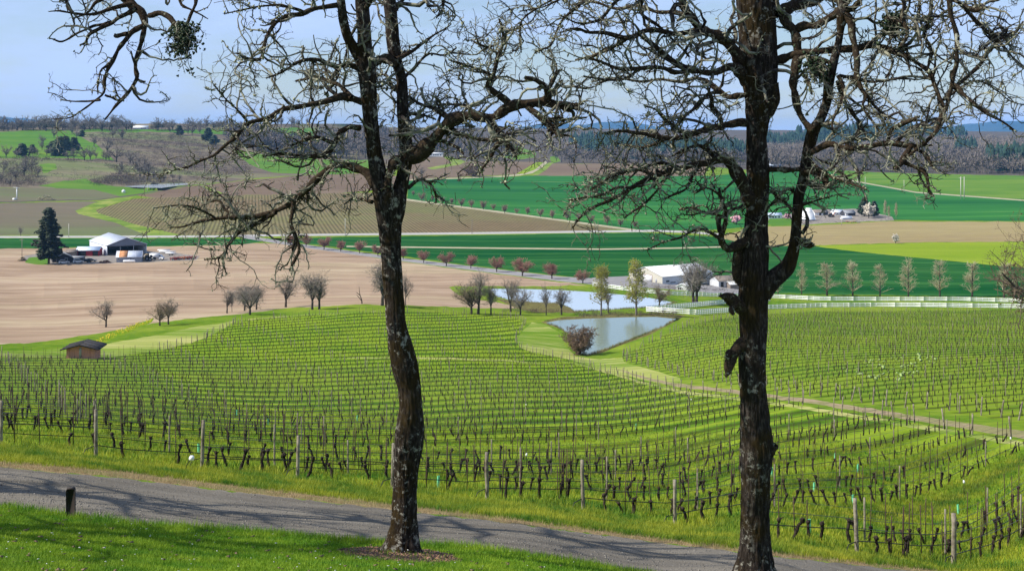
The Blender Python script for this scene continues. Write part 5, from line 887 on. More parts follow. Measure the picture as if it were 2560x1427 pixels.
def pole(px, py, hpx, label, arm=False, h_frame=False, mat=None, thick=.14):
    c = P(px, py); h = hpx/F*c[1]; t = empty('utility_pole', c, 0, label, 'utility pole', 'utility poles across the valley'); g = G(); g.tube([(0, 0, -.5), (0, 0, h)], [thick, thick*.75], 7); g.build('shaft', mat or POLEW, t)
    if h_frame: w_ = 8.5/F*c[1]; g = G(); g.tube([(w_, 0, -.5), (w_, 0, h)], [thick, thick*.75], 7); g.build('shaft', mat or POLEW, t); g = G(); g.box(-1.5, w_+1.5, -.1, .1, h-1.2, h-.95); g.build('crossarm', mat or POLEW, t)
    elif arm: g = G(); g.box(-1.1, 1.1, -.07, .07, h-.6, h-.45); g.build('crossarm', mat or POLEW, t)
PALEP = plain('pale_pole', (.50, .47, .40), .8, .1)
pole(55, 640, 43, 'utility pole beside the tan brush pile', True); pole(172, 593, 34, 'thin pole beyond the road above the red barn', False, mat=PALEP, thick=.2); pole(863, 588, 42, 'thin pole on the valley road left of the forked oak', False, mat=PALEP, thick=.2); pole(1180, 585, 36, 'thin pole on the valley road right of the forked oak', True); pole(1495, 582, 30, 'thin pole where the pale track meets the valley road', False); pole(2104, 563, 24, 'pole in front of the far farm shelter', False, mat=PALEP, thick=.2)
pole(2402, 498, 56, 'pair of tall pale poles on the bright upper pasture', h_frame=True, mat=PALEP, thick=.38); pole(2144, 470, 32, 'single pale pole at the left end of the upper pasture', False, mat=PALEP, thick=.3); pole(2163, 472, 30, 'second faint pole at the left end of the upper pasture', False, mat=PALEP, thick=.25); pole(2260, 478, 28, 'faint pole in the middle of the upper pasture', False, mat=PALEP, thick=.25); pole(369, 478, 16, 'short pole by the reservoir', False, mat=PALEP, thick=.25)
def wind_machine():
    c = P(42, 500); h = 30/F*c[1]; t = empty('wind_machine', c, 0, 'white wind machine tower on the far left track', 'wind machine'); g = G(); g.tube([(0, 0, -.4), (0, 0, h)], [.45, .35], 8); g.build('tower', WHITEP, t); g = G(); g.tube([(-2.6, -.6, h+.5), (0, -.6, h+.2), (2.6, -.6, h-.1)], [.08, .16, .08], 6); g.build('blade', WHITEP, t); g = G(); g.box(-.3, .3, -.6, .6, h-.2, h+.5); g.build('gearbox', WHITEP, t); g = G(); g.box(-3, -.8, -.8, .8, -.3, 1.4); g.build('engine_box', WHITEP, t)
wind_machine()
def tank2():
    c = P(309, 482); t = empty('water_tank', c, 0, 'small white tank beside the green hollow near the reservoir', 'tank'); g = G(); g.tube([(0, 0, -.3), (0, 0, 1.9), (0, 0, 2.3), (0, 0, 2.5)], [1.5, 1.5, .9, .2], 14); g.build('vessel', WHITEP, t); g = G(); g.tube([(0, 0, 2.4), (0, 0, 2.75)], [.35, .35], 8); g.build('lid', WHITEP, t)
tank2()

def trunk_mesh(name, cen, wid, Yc, mat, sides=72, step=0.045, seed=1, flare=True):
    """cen (px,py), wid in columns -> ridged trunk; each ring round, pushed in and out by bark ridges and lumps."""
    c = np.array([at(a, b, y) for (a, b), y in zip(cen, Yc)]); rad = np.array(wid)/2/F*np.array(Yc)
    q = np.c_[c, rad]; q = spline(q, 8); L = np.linalg.norm(np.diff(q[:, :3], axis=0), axis=1).sum(); q = resample(q, max(8, int(L/step))); n = len(q)
    V, Q = tubes(q[None, :, :3], q[None, :, 3], sides); V = V.reshape(n, sides, 3); ax = q[:, None, :3]; d = norm(V-ax)
    ang = np.arange(sides)*2*np.pi/sides; hgt = np.arange(n)*step
    A, H = np.meshgrid(ang, hgt); cyl = np.stack([np.cos(A)*3.6, np.sin(A)*3.6, H*3.2], -1)
    r1 = np.abs(vnoise(cyl*np.array([2.0, 2.0, 1.1]), seed)*2-1); r2 = vnoise(cyl*0.35, seed+1); r3 = vnoise(cyl*np.array([4, 4, 2.4]), seed+2)
    dis = q[:, None, 3]*((r2-0.5)*0.22+(0.5-r1)*-0.10+(r3-0.5)*0.07)
    V = V+d*dis[..., None]; return mesh(name, V.reshape(-1, 3), Q, mat, True)

def oak(label, base, Y0, trunk, stems, limbs, seed, twig_n, group=None, extra=None, length=(0.25, 1.3), name='oak_tree', lich=2600, moss_n=4000):
    """trunk/stems/limbs: lists of (column, row, width); limbs end at distance Y0 + dy."""
    r = np.random.default_rng(seed); t = empty(name, at(base[0], base[1], Y0), 0, label, 'tree', group); off = np.array(at(base[0], base[1], Y0))
    def put(nm, me, kind=None):
        o = obj(nm, me, t); o.location = -off; return tag(o, kind=kind)
    a = np.array(trunk, float); put('trunk', trunk_mesh('trunk', a[:, :2], a[:, 2], [Y0]*len(a), BARK, 88, 0.04, seed))
    allP = []; allR = []
    for k, (pts, dy, y1) in enumerate(stems):
        a = np.array(pts, float); yy = Y0+dy+(y1-dy)*np.linspace(0, 1, len(a)); put('stem', trunk_mesh('stem', a[:, :2], a[:, 2], yy, BARK, 40, 0.045, seed+10+k))
        q = resample(spline(np.c_[np.array([at(p[0], p[1], y) for p, y in zip(a, yy)]), a[:, 2]/2/F*yy], 6), 28); allP.append(q[:, :3]); allR.append(q[:, 3])
    g0 = len(allP)
    for k, (pts, dy, y1) in enumerate(limbs):
        a = np.array(pts, float); s = np.linspace(0, 1, len(a)); yy = Y0+dy+(y1-dy)*s
        q = spline(np.c_[np.array([at(p[0], p[1], y) for p, y in zip(a, yy)]), a[:, 2]/2/F*yy], 6)
        L = np.linalg.norm(np.diff(q[:, :3], axis=0), axis=1).sum(); n = max(10, int(L/0.07)); q = resample(q, n)
        jit = np.stack([vnoise(np.stack([np.arange(n)*0.33, np.full(n, k*7.7+j), np.full(n, seed)], -1), 9+j)-0.5 for j in range(3)], -1)
        q[:, :3] += jit*np.minimum(q[:, 3:]*1.3+0.012, 0.06)*np.linspace(0, 1, n)[:, None]**0.3
        lump = 1+(vnoise(np.stack([np.arange(n)*0.6, np.full(n, k*3.1), np.full(n, 2.0)], -1), seed)-0.5)*0.55
        rr = np.maximum(q[:, 3]*lump*1.14, 0.006); V, Q = tubes(q[None, :, :3], rr[None], 10)
        put('limb', mesh('limb', V, Q, LIMB, True)); q2 = resample(np.c_[q[:, :3], rr], 28); allP.append(q2[:, :3]); allR.append(q2[:, 3])
    PP = np.stack(allP); RR = np.stack(allR); LL = np.linalg.norm(np.diff(PP, axis=1), axis=2).sum(1)
    wgt = LL.copy(); wgt[:g0] *= 0.35; wgt[g0:] *= np.array([0.0 if (min(p[1] for p in l[0]) > 600 and l[0][0][0] > 0) else 1.0 for l in limbs]); wgt /= wgt.sum()
    idx = r.choice(len(PP), twig_n, p=wgt)
    P1, R1 = sprout(r, PP, RR, idx, 9, 0.12, 0.99, lambda r, N, t, i: (length[0]+(length[1]-length[0])*r.random(N)**1.6)*(0.55+0.45*np.minimum(1, LL[i]/2)), (0.15, 0.75), 0.24, 0.38, 0.55, 0.0085, 0.0)
    i2 = weighted(r, P1, int(twig_n*3.5)); P2, R2 = sprout(r, P1, R1, i2, 6, 0.15, 1.0, (0.09, 0.36), (0.25, 0.8), 0.2, 0.4, 0.65, 0.0056)
    i3 = weighted(r, P2, int(twig_n*5.5)); P3, R3 = sprout(r, P2, R2, i3, 4, 0.2, 1.0, (0.04, 0.16), (0.3, 0.85), 0.15, 0.35, 0.7, 0.0034)
    g = G(); 
    for Pk, Rk, sd in ((P1, R1*(1+0.5*(r.random(R1.shape)-0.3)), 5), (P2, R2*(1+0.5*(r.random(R2.shape)-0.3)), 4), (P3, R3, 3)):
        V, Q = tubes(Pk, Rk, sd); g.add(V, Q=Q)
    # short spur shoots that make oak twigs look knobbly
    g2 = G(); c = np.concatenate([P2.reshape(-1, 3), P1.reshape(-1, 3)]); c = c[r.choice(len(c), int(twig_n*7))]
    V, T = slivers(r, c, norm(r.normal(size=c.shape)+np.array([[0, 0, .3]])), 0.02+0.05*r.random(len(c)), 0.0045); g.add(V, T=T)
    put('twigs', g.mesh('twigs', TWIG), 'stuff')
    # lichen tufts along the branches, moss fur along the limbs
    k = r.random(len(P1)) < 0.55; cc = np.concatenate([P1[k].reshape(-1, 3), PP[g0:].reshape(-1, 3)]); cc = cc[r.choice(len(cc), lich)]
    V, T = flakes(r, cc, (0.008, 0.028), 0.012); put('lichen', mesh('lichen', V, T, LICHEN), 'stuff')
    j = r.choice(len(PP), moss_n, p=(RR.mean(1)*LL)/(RR.mean(1)*LL).sum()); f = r.integers(0, 28, moss_n); ctr = PP[j, f]; d = norm(r.normal(size=(moss_n, 3))+np.array([[0, 0, -0.25]]))
    V, T = slivers(r, ctr+d*RR[j, f][:, None]*0.85, norm(d+0.5*r.normal(size=d.shape)), 0.015+0.045*r.random(moss_n), 0.008); put('moss', mesh('moss', V, T, MOSS), 'stuff')
    if extra: extra(r, put)
    return t, PP, RR

# ---- nearer left oak, forked
trunk1 = [(1003, 1392, 122), (1004, 1374, 104), (1007, 1350, 84), (1010, 1310, 70), (1013, 1250, 64), (1014, 1200, 63), (1016, 1150, 70), (1022, 1105, 76), (1026, 1060, 72), (1027, 1010, 58), (1022, 960, 58), (1012, 910, 66), (1000, 860, 62), (990, 800, 52), (987, 750, 50), (983, 700, 50), (979, 650, 49), (976, 600, 53), (975, 560, 60), (976, 520, 76), (976, 492, 84), (978, 470, 72)]
stems1 = [
 ([(962, 505, 50), (953, 465, 48), (945, 430, 44), (936, 380, 39), (930, 330, 37), (925, 280, 39), (921, 230, 41), (917, 180, 46), (911, 150, 46), (911, 100, 36), (908, 50, 35), (904, 0, 34), (898, -80, 32), (888, -200, 28), (880, -330, 20)], 0, -0.3),
 ([(914, 165, 34), (898, 140, 32), (880, 112, 26), (868, 90, 25), (858, 50, 24), (852, 0, 22), (840, -80, 19), (815, -200, 13)], -0.1, -0.7),
 ([(990, 505, 44), (1001, 465, 36), (1009, 430, 33), (1015, 385, 36), (1011, 330, 32), (1006, 270, 30), (1005, 215, 27), (999, 180, 26), (988, 145, 29), (981, 95, 32), (978, 45, 30), (974, 0, 31), (968, -90, 28), (975, -220, 20), (990, -330, 12)], 0, 0.4),
]
limbs1 = [
 ([(1012, 385, 34), (1034, 388, 36), (1054, 380, 34), (1085, 347, 29), (1108, 322, 27), (1129, 302, 27), (1170, 287, 23), (1230, 296, 22), (1277, 267, 23), (1331, 257, 22), (1388, 259, 19), (1425, 262, 20), (1441, 264, 12), (1456, 262, 4)], 0.0, -1.0),
 ([(1277, 264, 16), (1258, 246, 14), (1220, 219, 12), (1230, 195, 10), (1239, 170, 9), (1247, 135, 8), (1256, 105, 7), (1259, 84, 6), (1247, 50, 4)], -0.55, -0.7),
 ([(1368, 252, 15), (1368, 225, 12), (1352, 208, 12), (1334, 198, 10), (1312, 195, 7)], -0.8, -1.3),
 ([(1370, 222, 12), (1382, 206, 10), (1388, 182, 8), (1405, 172, 3)], -0.8, -0.6),
 ([(1318, 268, 14), (1345, 288, 13), (1365, 309, 14), (1388, 324, 14), (1396, 338, 8), (1420, 339, 5), (1438, 350, 3), (1440, 370, 2)], -0.7, -1.4),
 ([(1386, 318, 11), (1404, 310, 9), (1406, 296, 8), (1390, 294, 5), (1372, 297, 3)], -0.9, -1.3),
 ([(1129, 300, 14), (1090, 275, 9), (1055, 262, 7), (1020, 240, 5)], -0.2, 0.3),
 ([(1120, 305, 13), (1145, 335, 10), (1185, 345, 9), (1230, 352, 9), (1262, 345, 8), (1285, 385, 6), (1286, 392, 3)], -0.2, -1.3),
 ([(1225, 300, 13), (1240, 325, 10), (1265, 350, 9), (1270, 385, 5)], -0.5, -0.9),
 ([(1255, 352, 10), (1235, 372, 12), (1225, 395, 8), (1208, 418, 6), (1195, 440, 4)], -0.8, -0.9),
 ([(1085, 346, 12), (1120, 356, 9), (1145, 372, 8), (1158, 386, 4)], -0.1, -0.6),
 ([(1190, 288, 11), (1170, 268, 8), (1150, 262, 6), (1110, 260, 4)], -0.3, 0.5),
 ([(1236, 192, 8), (1200, 175, 6), (1170, 165, 4), (1120, 150, 3)], -0.6, -1.4),
 ([(1246, 135, 7), (1222, 120, 6), (1200, 112, 4), (1180, 102, 3)], -0.6, -0.2),
 ([(940, 462, 26), (915, 432, 20), (890, 420, 18), (862, 410, 16), (838, 412, 15), (812, 428, 15), (790, 450, 15), (765, 475, 14), (740, 500, 14), (715, 518, 13), (690, 530, 12), (640, 540, 11), (590, 545, 10), (540, 546, 8), (485, 556, 6), (455, 566, 4), (424, 570, 3)], 0.0, 1.1),
 ([(735, 502, 11), (731, 535, 9), (728, 560, 9), (740, 590, 8), (748, 622, 8), (735, 650, 7), (722, 676, 4)], 0.5, 0.2),
 ([(690, 532, 9), (650, 555, 8), (600, 580, 7), (575, 605, 6), (555, 640, 5), (512, 648, 3)], 0.6, 1.6),
 ([(560, 638, 6), (556, 655, 4), (566, 684, 3)], 1.3, 1.4),
 ([(590, 545, 8), (560, 520, 6), (545, 500, 5), (520, 505, 3)], 0.8, 1.3),
 ([(540, 546, 6), (505, 525, 4), (450, 512, 3), (385, 520, 2)], 0.9, 0.4),
 ([(905, 255, 20), (880, 245, 16), (858, 240, 15), (820, 252, 14), (764, 263, 13), (735, 268, 12), (700, 279, 11), (669, 296, 10), (640, 300, 9), (616, 310, 9), (597, 330, 9), (579, 352, 8), (552, 374, 7), (521, 394, 6), (464, 417, 5), (430, 428, 3), (404, 437, 5)], -0.1, -1.4),
 ([(620, 308, 7), (600, 280, 5), (572, 256, 4), (548, 230, 3), (535, 213, 2)], -0.9, -1.6),
 ([(852, 12, 14), (800, 22, 12), (760, 32, 11), (722, 40, 10), (690, 56, 9), (668, 84, 8), (660, 110, 8), (650, 146, 8), (628, 150, 6), (604, 143, 5)], -0.5, -1.6),
 ([(760, 32, 8), (720, 18, 7), (660, 15, 5), (600, 25, 4), (560, 34, 2)], -0.8, -1.5),
 ([(905, 175, 16), (872, 165, 12), (838, 168, 11), (800, 150, 9), (760, 152, 8), (720, 172, 6), (690, 190, 5), (665, 196, 3)], -0.1, -0.9),
 ([(900, 320, 15), (875, 318, 12), (850, 335, 12), (835, 362, 12), (815, 385, 11), (780, 392, 10), (740, 388, 8), (700, 385, 6), (660, 392, 4)], 0.0, -0.9),
 ([(838, 362, 10), (800, 345, 8), (765, 350, 7), (730, 362, 5)], -0.3, -1.2),
 ([(880, 245, 12), (850, 215, 9), (820, 200, 8), (780, 195, 6), (740, 205, 4)], -0.3, 0.8),
 ([(990, 160, 18), (965, 147, 24), (945, 150, 20), (925, 165, 20)], 0.1, -0.1),
 ([(1012, 290, 12), (1045, 285, 7), (1090, 300, 5)], 0.1, 1.0), ([(1003, 200, 10), (985, 225, 8), (965, 190, 6), (940, 190, 4)], 0.1, 0.9),
 ([(990, 150, 11), (1030, 130, 8), (1060, 105, 6), (1095, 82, 4), (1125, 64, 3)], 0.1, 0.9),
 ([(1000, 200, 9), (1030, 178, 7), (1070, 135, 5), (1110, 140, 4), (1140, 120, 3)], 0.2, 1.2),
 ([(1018, 425, 12), (1005, 400, 26), (985, 402, 24), (972, 430, 20), (968, 465, 16)], 0.0, -0.3),
 ([(1020, 470, 9), (1050, 450, 6), (1075, 460, 5), (1088, 482, 5), (1090, 506, 3)], 0.1, 0.6),
 ([(930, 505, 9), (905, 500, 6), (880, 498, 4), (860, 510, 3)], 0.0, 0.7),
 ([(978, 40, 12), (1010, -5, 9), (1060, -40, 6), (1100, -60, 4)], 0.2, 1.2), ([(905, 30, 12), (940, -20, 9), (955, -80, 6)], -0.2, -1.4), ([(850, -10, 12), (790, -40, 9), (700, -60, 6), (620, -40, 4)], -0.5, -1.6),
 ([(1103, -50, 8), (1108, 0, 7), (1105, 30, 6), (1090, 46, 3)], 0.6, 0.5),
]
# ---- nearer right oak
trunk2 = [(1884, 1470, 160), (1884, 1448, 136), (1884, 1424, 108), (1886, 1390, 88), (1886, 1340, 77), (1887, 1270, 72), (1888, 1200, 72), (1889, 1160, 76), (1891, 1120, 80), (1888, 1070, 72), (1885, 1010, 67), (1882, 950, 66), (1882, 900, 68), (1884, 840, 68), (1884, 790, 70), (1882, 750, 74), (1884, 710, 72), (1887, 650, 66), (1889, 600, 63), (1891, 550, 57), (1893, 500, 56), (1896, 450, 57), (1894, 400, 55), (1892, 350, 52), (1895, 300, 58), (1899, 250, 78), (1899, 200, 92), (1896, 150, 96), (1893, 100, 94), (1891, 50, 96), (1890, 0, 98), (1888, -80, 92), (1880, -200, 74), (1874, -330, 50), (1880, -460, 30)]
stems2 = [
 ([(1905, 735, 50), (1929, 704, 48), (1950, 686, 44), (1968, 668, 40), (1980, 640, 33), (1987, 610, 28), (1990, 575, 26), (1993, 530, 26), (1997, 490, 27), (2008, 450, 28), (2015, 405, 27), (2023, 365, 29), (2030, 335, 30), (2040, 315, 27), (2052, 296, 24), (2067, 255, 23), (2073, 205, 25), (2083, 160, 23), (2093, 120, 19), (2100, 84, 18), (2104, 40, 26), (2109, 0, 22), (2116, -90, 18), (2140, -200, 12)], 0.0, -0.7),
]
limbs2 = [
 ([(2030, 325, 18), (2010, 303, 15), (1998, 280, 14), (1989, 250, 15), (1984, 222, 16), (1988, 190, 18), (1993, 155, 19), (1994, 100, 20), (1984, 78, 20), (1969, 58, 19), (1955, 32, 18), (1935, 5, 16), (1920, -40, 12)], -0.5, 0.1),
 ([(1938, 155, 22), (1962, 145, 19), (1985, 136, 19), (2030, 131, 17), (2070, 126, 16), (2104, 123, 15), (2137, 120, 15), (2181, 113, 14), (2210, 122, 13), (2238, 128, 13), (2260, 136, 11), (2279, 148, 10), (2300, 162, 10), (2319, 178, 10), (2332, 205, 9), (2345, 238, 8), (2358, 272, 6), (2340, 305, 4)], 0.0, -1.3),
 ([(1990, 75, 16), (2008, 66, 17), (2036, 67, 16), (2062, 52, 16), (2082, 38, 17), (2104, 24, 16)], -0.1, -0.6),
 ([(1938, 30, 28), (1962, 24, 26), (1990, 14, 26), (2020, 6, 25), (2050, -10, 22), (2110, -50, 17), (2180, -80, 12)], 0.0, 0.9),
 ([(2104, 28, 17), (2118, 42, 17), (2128, 62, 16), (2134, 92, 15), (2138, 120, 14), (2140, 150, 12), (2144, 188, 12), (2150, 218, 10), (2164, 243, 7), (2155, 268, 6), (2172, 290, 5), (2200, 330, 4)], -0.6, -1.2),
 ([(2100, 20, 16), (2125, 25, 13), (2145, 12, 12), (2160, -20, 10)], -0.6, -0.9), ([(2110, 10, 13), (2090, 5, 10), (2065, -10, 9)], -0.6, 0.2),
 ([(2012, 385, 16), (2033, 377, 15), (2056, 366, 14), (2080, 363, 14), (2108, 371, 13), (2134, 374, 13), (2160, 366, 12), (2188, 363, 12), (2238, 362, 12), (2279, 367, 12), (2305, 364, 7), (2330, 362, 3)], -0.4, -1.6),
 ([(2278, 366, 13), (2265, 385, 14), (2255, 404, 14), (2245, 416, 13), (2236, 424, 7)], -1.4, -1.7),
 ([(2258, 405, 11), (2282, 415, 10), (2305, 425, 11), (2316, 438, 8), (2320, 460, 6), (2324, 482, 6), (2335, 490, 3)], -1.5, -1.8),
 ([(2288, 372, 8), (2310, 385, 8), (2320, 398, 7), (2328, 415, 5), (2342, 430, 3)], -1.4, -2.0),
 ([(2120, 370, 11), (2118, 355, 11), (2130, 350, 9), (2160, 349, 6), (2185, 352, 3)], -0.9, -0.3),
 ([(2238, 362, 6), (2270, 325, 7), (2305, 312, 7), (2330, 300, 6), (2350, 290, 5), (2345, 240, 4)], -1.2, -0.4),
 ([(2220, 360, 8), (2222, 335, 8), (2235, 320, 9), (2260, 310, 9), (2285, 300, 8), (2300, 292, 5)], -1.0, -1.9),
 ([(2373, -60, 12), (2373, 17, 11), (2384, 60, 10), (2393, 101, 10), (2392, 150, 9), (2384, 209, 9), (2374, 240, 9), (2366, 269, 9), (2353, 300, 9), (2339, 330, 9), (2318, 350, 9), (2300, 363, 8), (2270, 390, 5), (2238, 414, 3)], -1.8, -1.5),
 ([(2384, 212, 10), (2396, 222, 11), (2410, 238, 9), (2440, 262, 8), (2470, 285, 7), (2507, 303, 5), (2540, 330, 3)], -1.7, -2.2),
 ([(2384, 222, 7), (2420, 190, 7), (2450, 161, 8), (2470, 130, 9), (2490, 104, 10), (2515, 88, 9), (2540, 80, 7), (2556, 55, 4)], -1.7, -0.8),
 ([(2396, 7, 8), (2415, 26, 8), (2433, 47, 9), (2460, 75, 8), (2490, 100, 8), (2520, 130, 6), (2548, 160, 5), (2575, 180, 4)], -1.6, -1.0),
 ([(2360, 250, 7), (2380, 235, 5), (2430, 205, 5), (2470, 210, 4), (2520, 250, 3), (2560, 262, 2)], -1.7, -0.6),
 ([(2180, -80, 14), (2230, -40, 12), (2262, 5, 11), (2258, 45, 10), (2268, 85, 9), (2250, 120, 8)], -0.8, -1.5), ([(2230, -60, 13), (2300, -50, 11), (2350, -10, 10), (2400, 10, 9), (2440, 25, 12), (2465, 20, 9)], 0.2, -1.6),
 ([(2250, 60, 8), (2220, 45, 7), (2205, 62, 6), (2215, 90, 5), (2185, 120, 3)], -1.2, -0.5), ([(2330, -20, 9), (2325, 40, 8), (2310, 85, 7), (2330, 130, 6), (2318, 172, 5)], -0.8, -1.1), ([(2290, -50, 8), (2300, 20, 7), (2290, 60, 6), (2296, 105, 4)], -0.8, 0.1),
 ([(2095, 190, 9), (2110, 230, 8), (2098, 270, 7), (2080, 310, 5), (2085, 340, 4)], -0.7, -1.2), ([(2094, 205, 10), (2108, 245, 9), (2130, 285, 8), (2150, 310, 7), (2165, 340, 5)], -0.6, 0.3), ([(2150, 218, 8), (2180, 255, 7), (2205, 285, 6), (2240, 300, 4)], -0.9, -0.2), ([(2075, 160, 10), (2050, 150, 10), (2025, 145, 10)], -0.7, -0.5), ([(2010, 190, 8), (2020, 205, 7), (2030, 235, 4)], -0.4, -0.9),
 ([(2100, 190, 9), (2140, 195, 8), (2190, 205, 6), (2240, 198, 5), (2290, 200, 3)], -0.5, 0.9),
 ([(1915, 425, 14), (1945, 424, 13), (1975, 423, 12), (2003, 418, 13)], 0.0, -0.4),
 ([(2005, 430, 20), (2030, 428, 22), (2045, 436, 26), (2058, 446, 22), (2066, 462, 8), (2070, 470, 4)], -0.4, -0.9), ([(2012, 455, 9), (2040, 468, 7), (2080, 462, 5), (2105, 450, 3)], -0.4, 0.3), ([(2020, 400, 7), (2055, 425, 6), (2110, 455, 5), (2165, 472, 3)], -0.4, -1.6), ([(2040, 398, 6), (2085, 415, 5), (2125, 450, 4), (2168, 475, 3)], -0.4, -1.0),
 ([(1992, 540, 7), (1970, 515, 8), (1940, 490, 7), (1925, 475, 4)], -0.1, 0.2), ([(1995, 520, 5), (2030, 505, 4), (2080, 490, 3)], -0.1, -0.8), ([(1918, 520, 5), (1935, 505, 5), (1965, 495, 3)], 0, 0.3), ([(1995, 490, 7), (1970, 470, 6), (1955, 480, 5), (1940, 478, 3)], -0.1, -0.6),
 ([(1987, 605, 20), (2000, 606, 18), (2015, 611, 17), (2028, 614, 13), (2033, 616, 4)], -0.1, -0.5), ([(2000, 604, 10), (2012, 600, 9), (2022, 598, 5)], -0.2, -0.4),
 # left side
 ([(1880, 505, 40), (1864, 474, 34), (1850, 445, 28), (1835, 420, 26), (1822, 403, 25), (1805, 398, 19), (1780, 402, 16), (1750, 408, 14), (1715, 416, 13), (1680, 428, 12), (1640, 442, 11), (1600, 460, 10), (1560, 482, 9), (1520, 503, 8), (1480, 522, 6), (1450, 545, 4), (1432, 570, 3)], 0.0, -1.3),
 ([(1700, 420, 9), (1660, 408, 8), (1620, 415, 7), (1580, 428, 6), (1530, 440, 4), (1480, 470, 3)], -0.5, -1.6), ([(1640, 442, 8), (1600, 425, 7), (1560, 425, 6), (1510, 455, 5), (1465, 480, 3)], -0.7, 0.4), ([(1600, 460, 7), (1570, 470, 6), (1540, 470, 5), (1490, 490, 4), (1420, 500, 3)], -0.8, -1.9), ([(1690, 425, 8), (1660, 450, 7), (1640, 480, 6), (1600, 520, 5), (1560, 545, 3)], -0.5, 0.3), ([(1760, 406, 8), (1735, 430, 7), (1720, 465, 6), (1690, 485, 5), (1660, 500, 3)], -0.3, -1.0), ([(1790, 400, 8), (1770, 375, 8), (1745, 365, 7), (1720, 370, 6), (1680, 390, 4)], -0.2, -1.1),
 ([(1872, 308, 18), (1850, 305, 17), (1830, 310, 17), (1811, 313, 17), (1790, 318, 16), (1767, 321, 15), (1740, 332, 14), (1700, 344, 12), (1665, 345, 10), (1630, 340, 9), (1590, 330, 8), (1550, 328, 6), (1500, 335, 4)], 0.0, -1.0), ([(1720, 338, 10), (1690, 320, 8), (1660, 300, 7), (1640, 275, 5), (1610, 265, 3)], -0.4, -1.2), ([(1670, 345, 8), (1630, 362, 7), (1590, 368, 5), (1540, 360, 4)], -0.5, 0.5), ([(1805, 314, 9), (1800, 290, 10), (1782, 270, 10), (1777, 245, 9), (1770, 215, 6)], -0.2, -0.9),
 ([(1858, 160, 32), (1838, 132, 27), (1818, 108, 25), (1801, 94, 24), (1778, 82, 21), (1750, 73, 20), (1735, 55, 20), (1720, 36, 20), (1708, 10, 19), (1700, -30, 17), (1680, -100, 12)], 0.0, -0.9),
 ([(1868, 200, 34), (1852, 182, 28), (1838, 168, 22), (1820, 168, 19), (1802, 178, 16), (1780, 182, 14), (1752, 180, 13), (1725, 178, 12), (1700, 180, 11), (1674, 177, 11), (1640, 172, 10), (1600, 172, 9), (1556, 172, 8), (1520, 162, 6), (1480, 150, 5)], 0.0, -1.2),
 ([(1725, 178, 12), (1706, 168, 13), (1684, 154, 13), (1660, 132, 12), (1640, 114, 11), (1620, 103, 10), (1603, 94, 7)], -0.5, -0.9), ([(1745, 72, 13), (1715, 82, 12), (1680, 85, 12), (1630, 72, 12), (1600, 86, 12), (1573, 94, 11), (1540, 88, 9), (1500, 82, 8), (1470, 82, 7), (1440, 72, 5), (1400, 82, 3)], -0.4, -1.6), ([(1573, 94, 9), (1545, 112, 8), (1515, 128, 8), (1480, 140, 6), (1440, 150, 4)], -1.1, -0.3),
 ([(1860, 238, 13), (1838, 242, 14), (1818, 243, 14), (1798, 228, 12), (1777, 215, 11), (1760, 200, 10), (1735, 195, 8), (1700, 205, 7), (1650, 200, 6), (1600, 205, 5), (1540, 195, 4), (1480, 205, 3)], -0.1, 0.7), ([(1800, 230, 9), (1770, 236, 9), (1740, 265, 8), (1712, 290, 7), (1690, 315, 5)], -0.2, -1.3),
 ([(1735, 50, 12), (1690, 30, 10), (1640, 30, 9), (1590, 15, 8), (1540, 22, 7), (1480, 5, 6), (1430, 12, 4)], -0.5, 0.6), ([(1690, -60, 13), (1630, -30, 11), (1560, -20, 9), (1500, -30, 8), (1440, -20, 6), (1380, 10, 4), (1300, 30, 3)], -0.6, -1.6), ([(1560, -20, 8), (1525, 20, 7), (1500, 50, 6), (1450, 60, 5), (1400, 40, 3)], -1.0, -1.8), ([(1380, 0, 5), (1345, 20, 4), (1305, 50, 4), (1299, 90, 5), (1302, 130, 3)], -1.3, -1.2), ([(1620, -30, 9), (1600, 30, 8), (1640, 60, 7), (1690, 110, 6), (1720, 140, 5)], -0.9, -0.3), ([(1500, -30, 7), (1440, 20, 6), (1400, 60, 5), (1380, 110, 4), (1340, 130, 3)], -1.2, -1.8), ([(1690, -80, 14), (1580, -90, 11), (1460, -90, 8), (1360, -60, 6), (1260, -10, 4)], -0.6, -2.0), ([(1600, 172, 7), (1560, 200, 6), (1510, 200, 5), (1460, 190, 3)], -0.8, -1.8),
 ([(1874, 612, 22), (1858, 606, 21), (1838, 616, 19), (1818, 619, 18), (1804, 606, 15), (1804, 590, 13), (1812, 575, 11), (1817, 550, 9), (1818, 530, 9), (1808, 505, 7), (1800, 470, 5)], 0.0, -0.7), ([(1806, 600, 10), (1780, 585, 7), (1750, 573, 6), (1720, 582, 5), (1700, 594, 4), (1660, 605, 3), (1620, 625, 2)], -0.5, -1.3), ([(1815, 545, 7), (1785, 535, 6), (1755, 530, 5), (1730, 520, 4), (1700, 525, 3)], -0.6, 0.2), ([(1818, 532, 6), (1840, 520, 6), (1862, 510, 5)], -0.6, -0.1), ([(1812, 500, 6), (1790, 480, 5), (1765, 470, 4), (1740, 482, 3)], -0.6, -0.9), ([(1806, 480, 5), (1830, 455, 5), (1842, 440, 4)], -0.7, -0.4),
 ([(1862, 725, 16), (1848, 695, 22), (1843, 662, 24), (1848, 635, 22), (1858, 612, 18), (1868, 580, 10)], 0.05, 0.0),
 ([(1868, 772, 34), (1848, 764, 32), (1832, 752, 30), (1820, 743, 20), (1808, 740, 12), (1798, 738, 4)], 0.0, -0.35), ([(1838, 760, 16), (1828, 772, 14), (1832, 785, 7)], -0.2, -0.3),
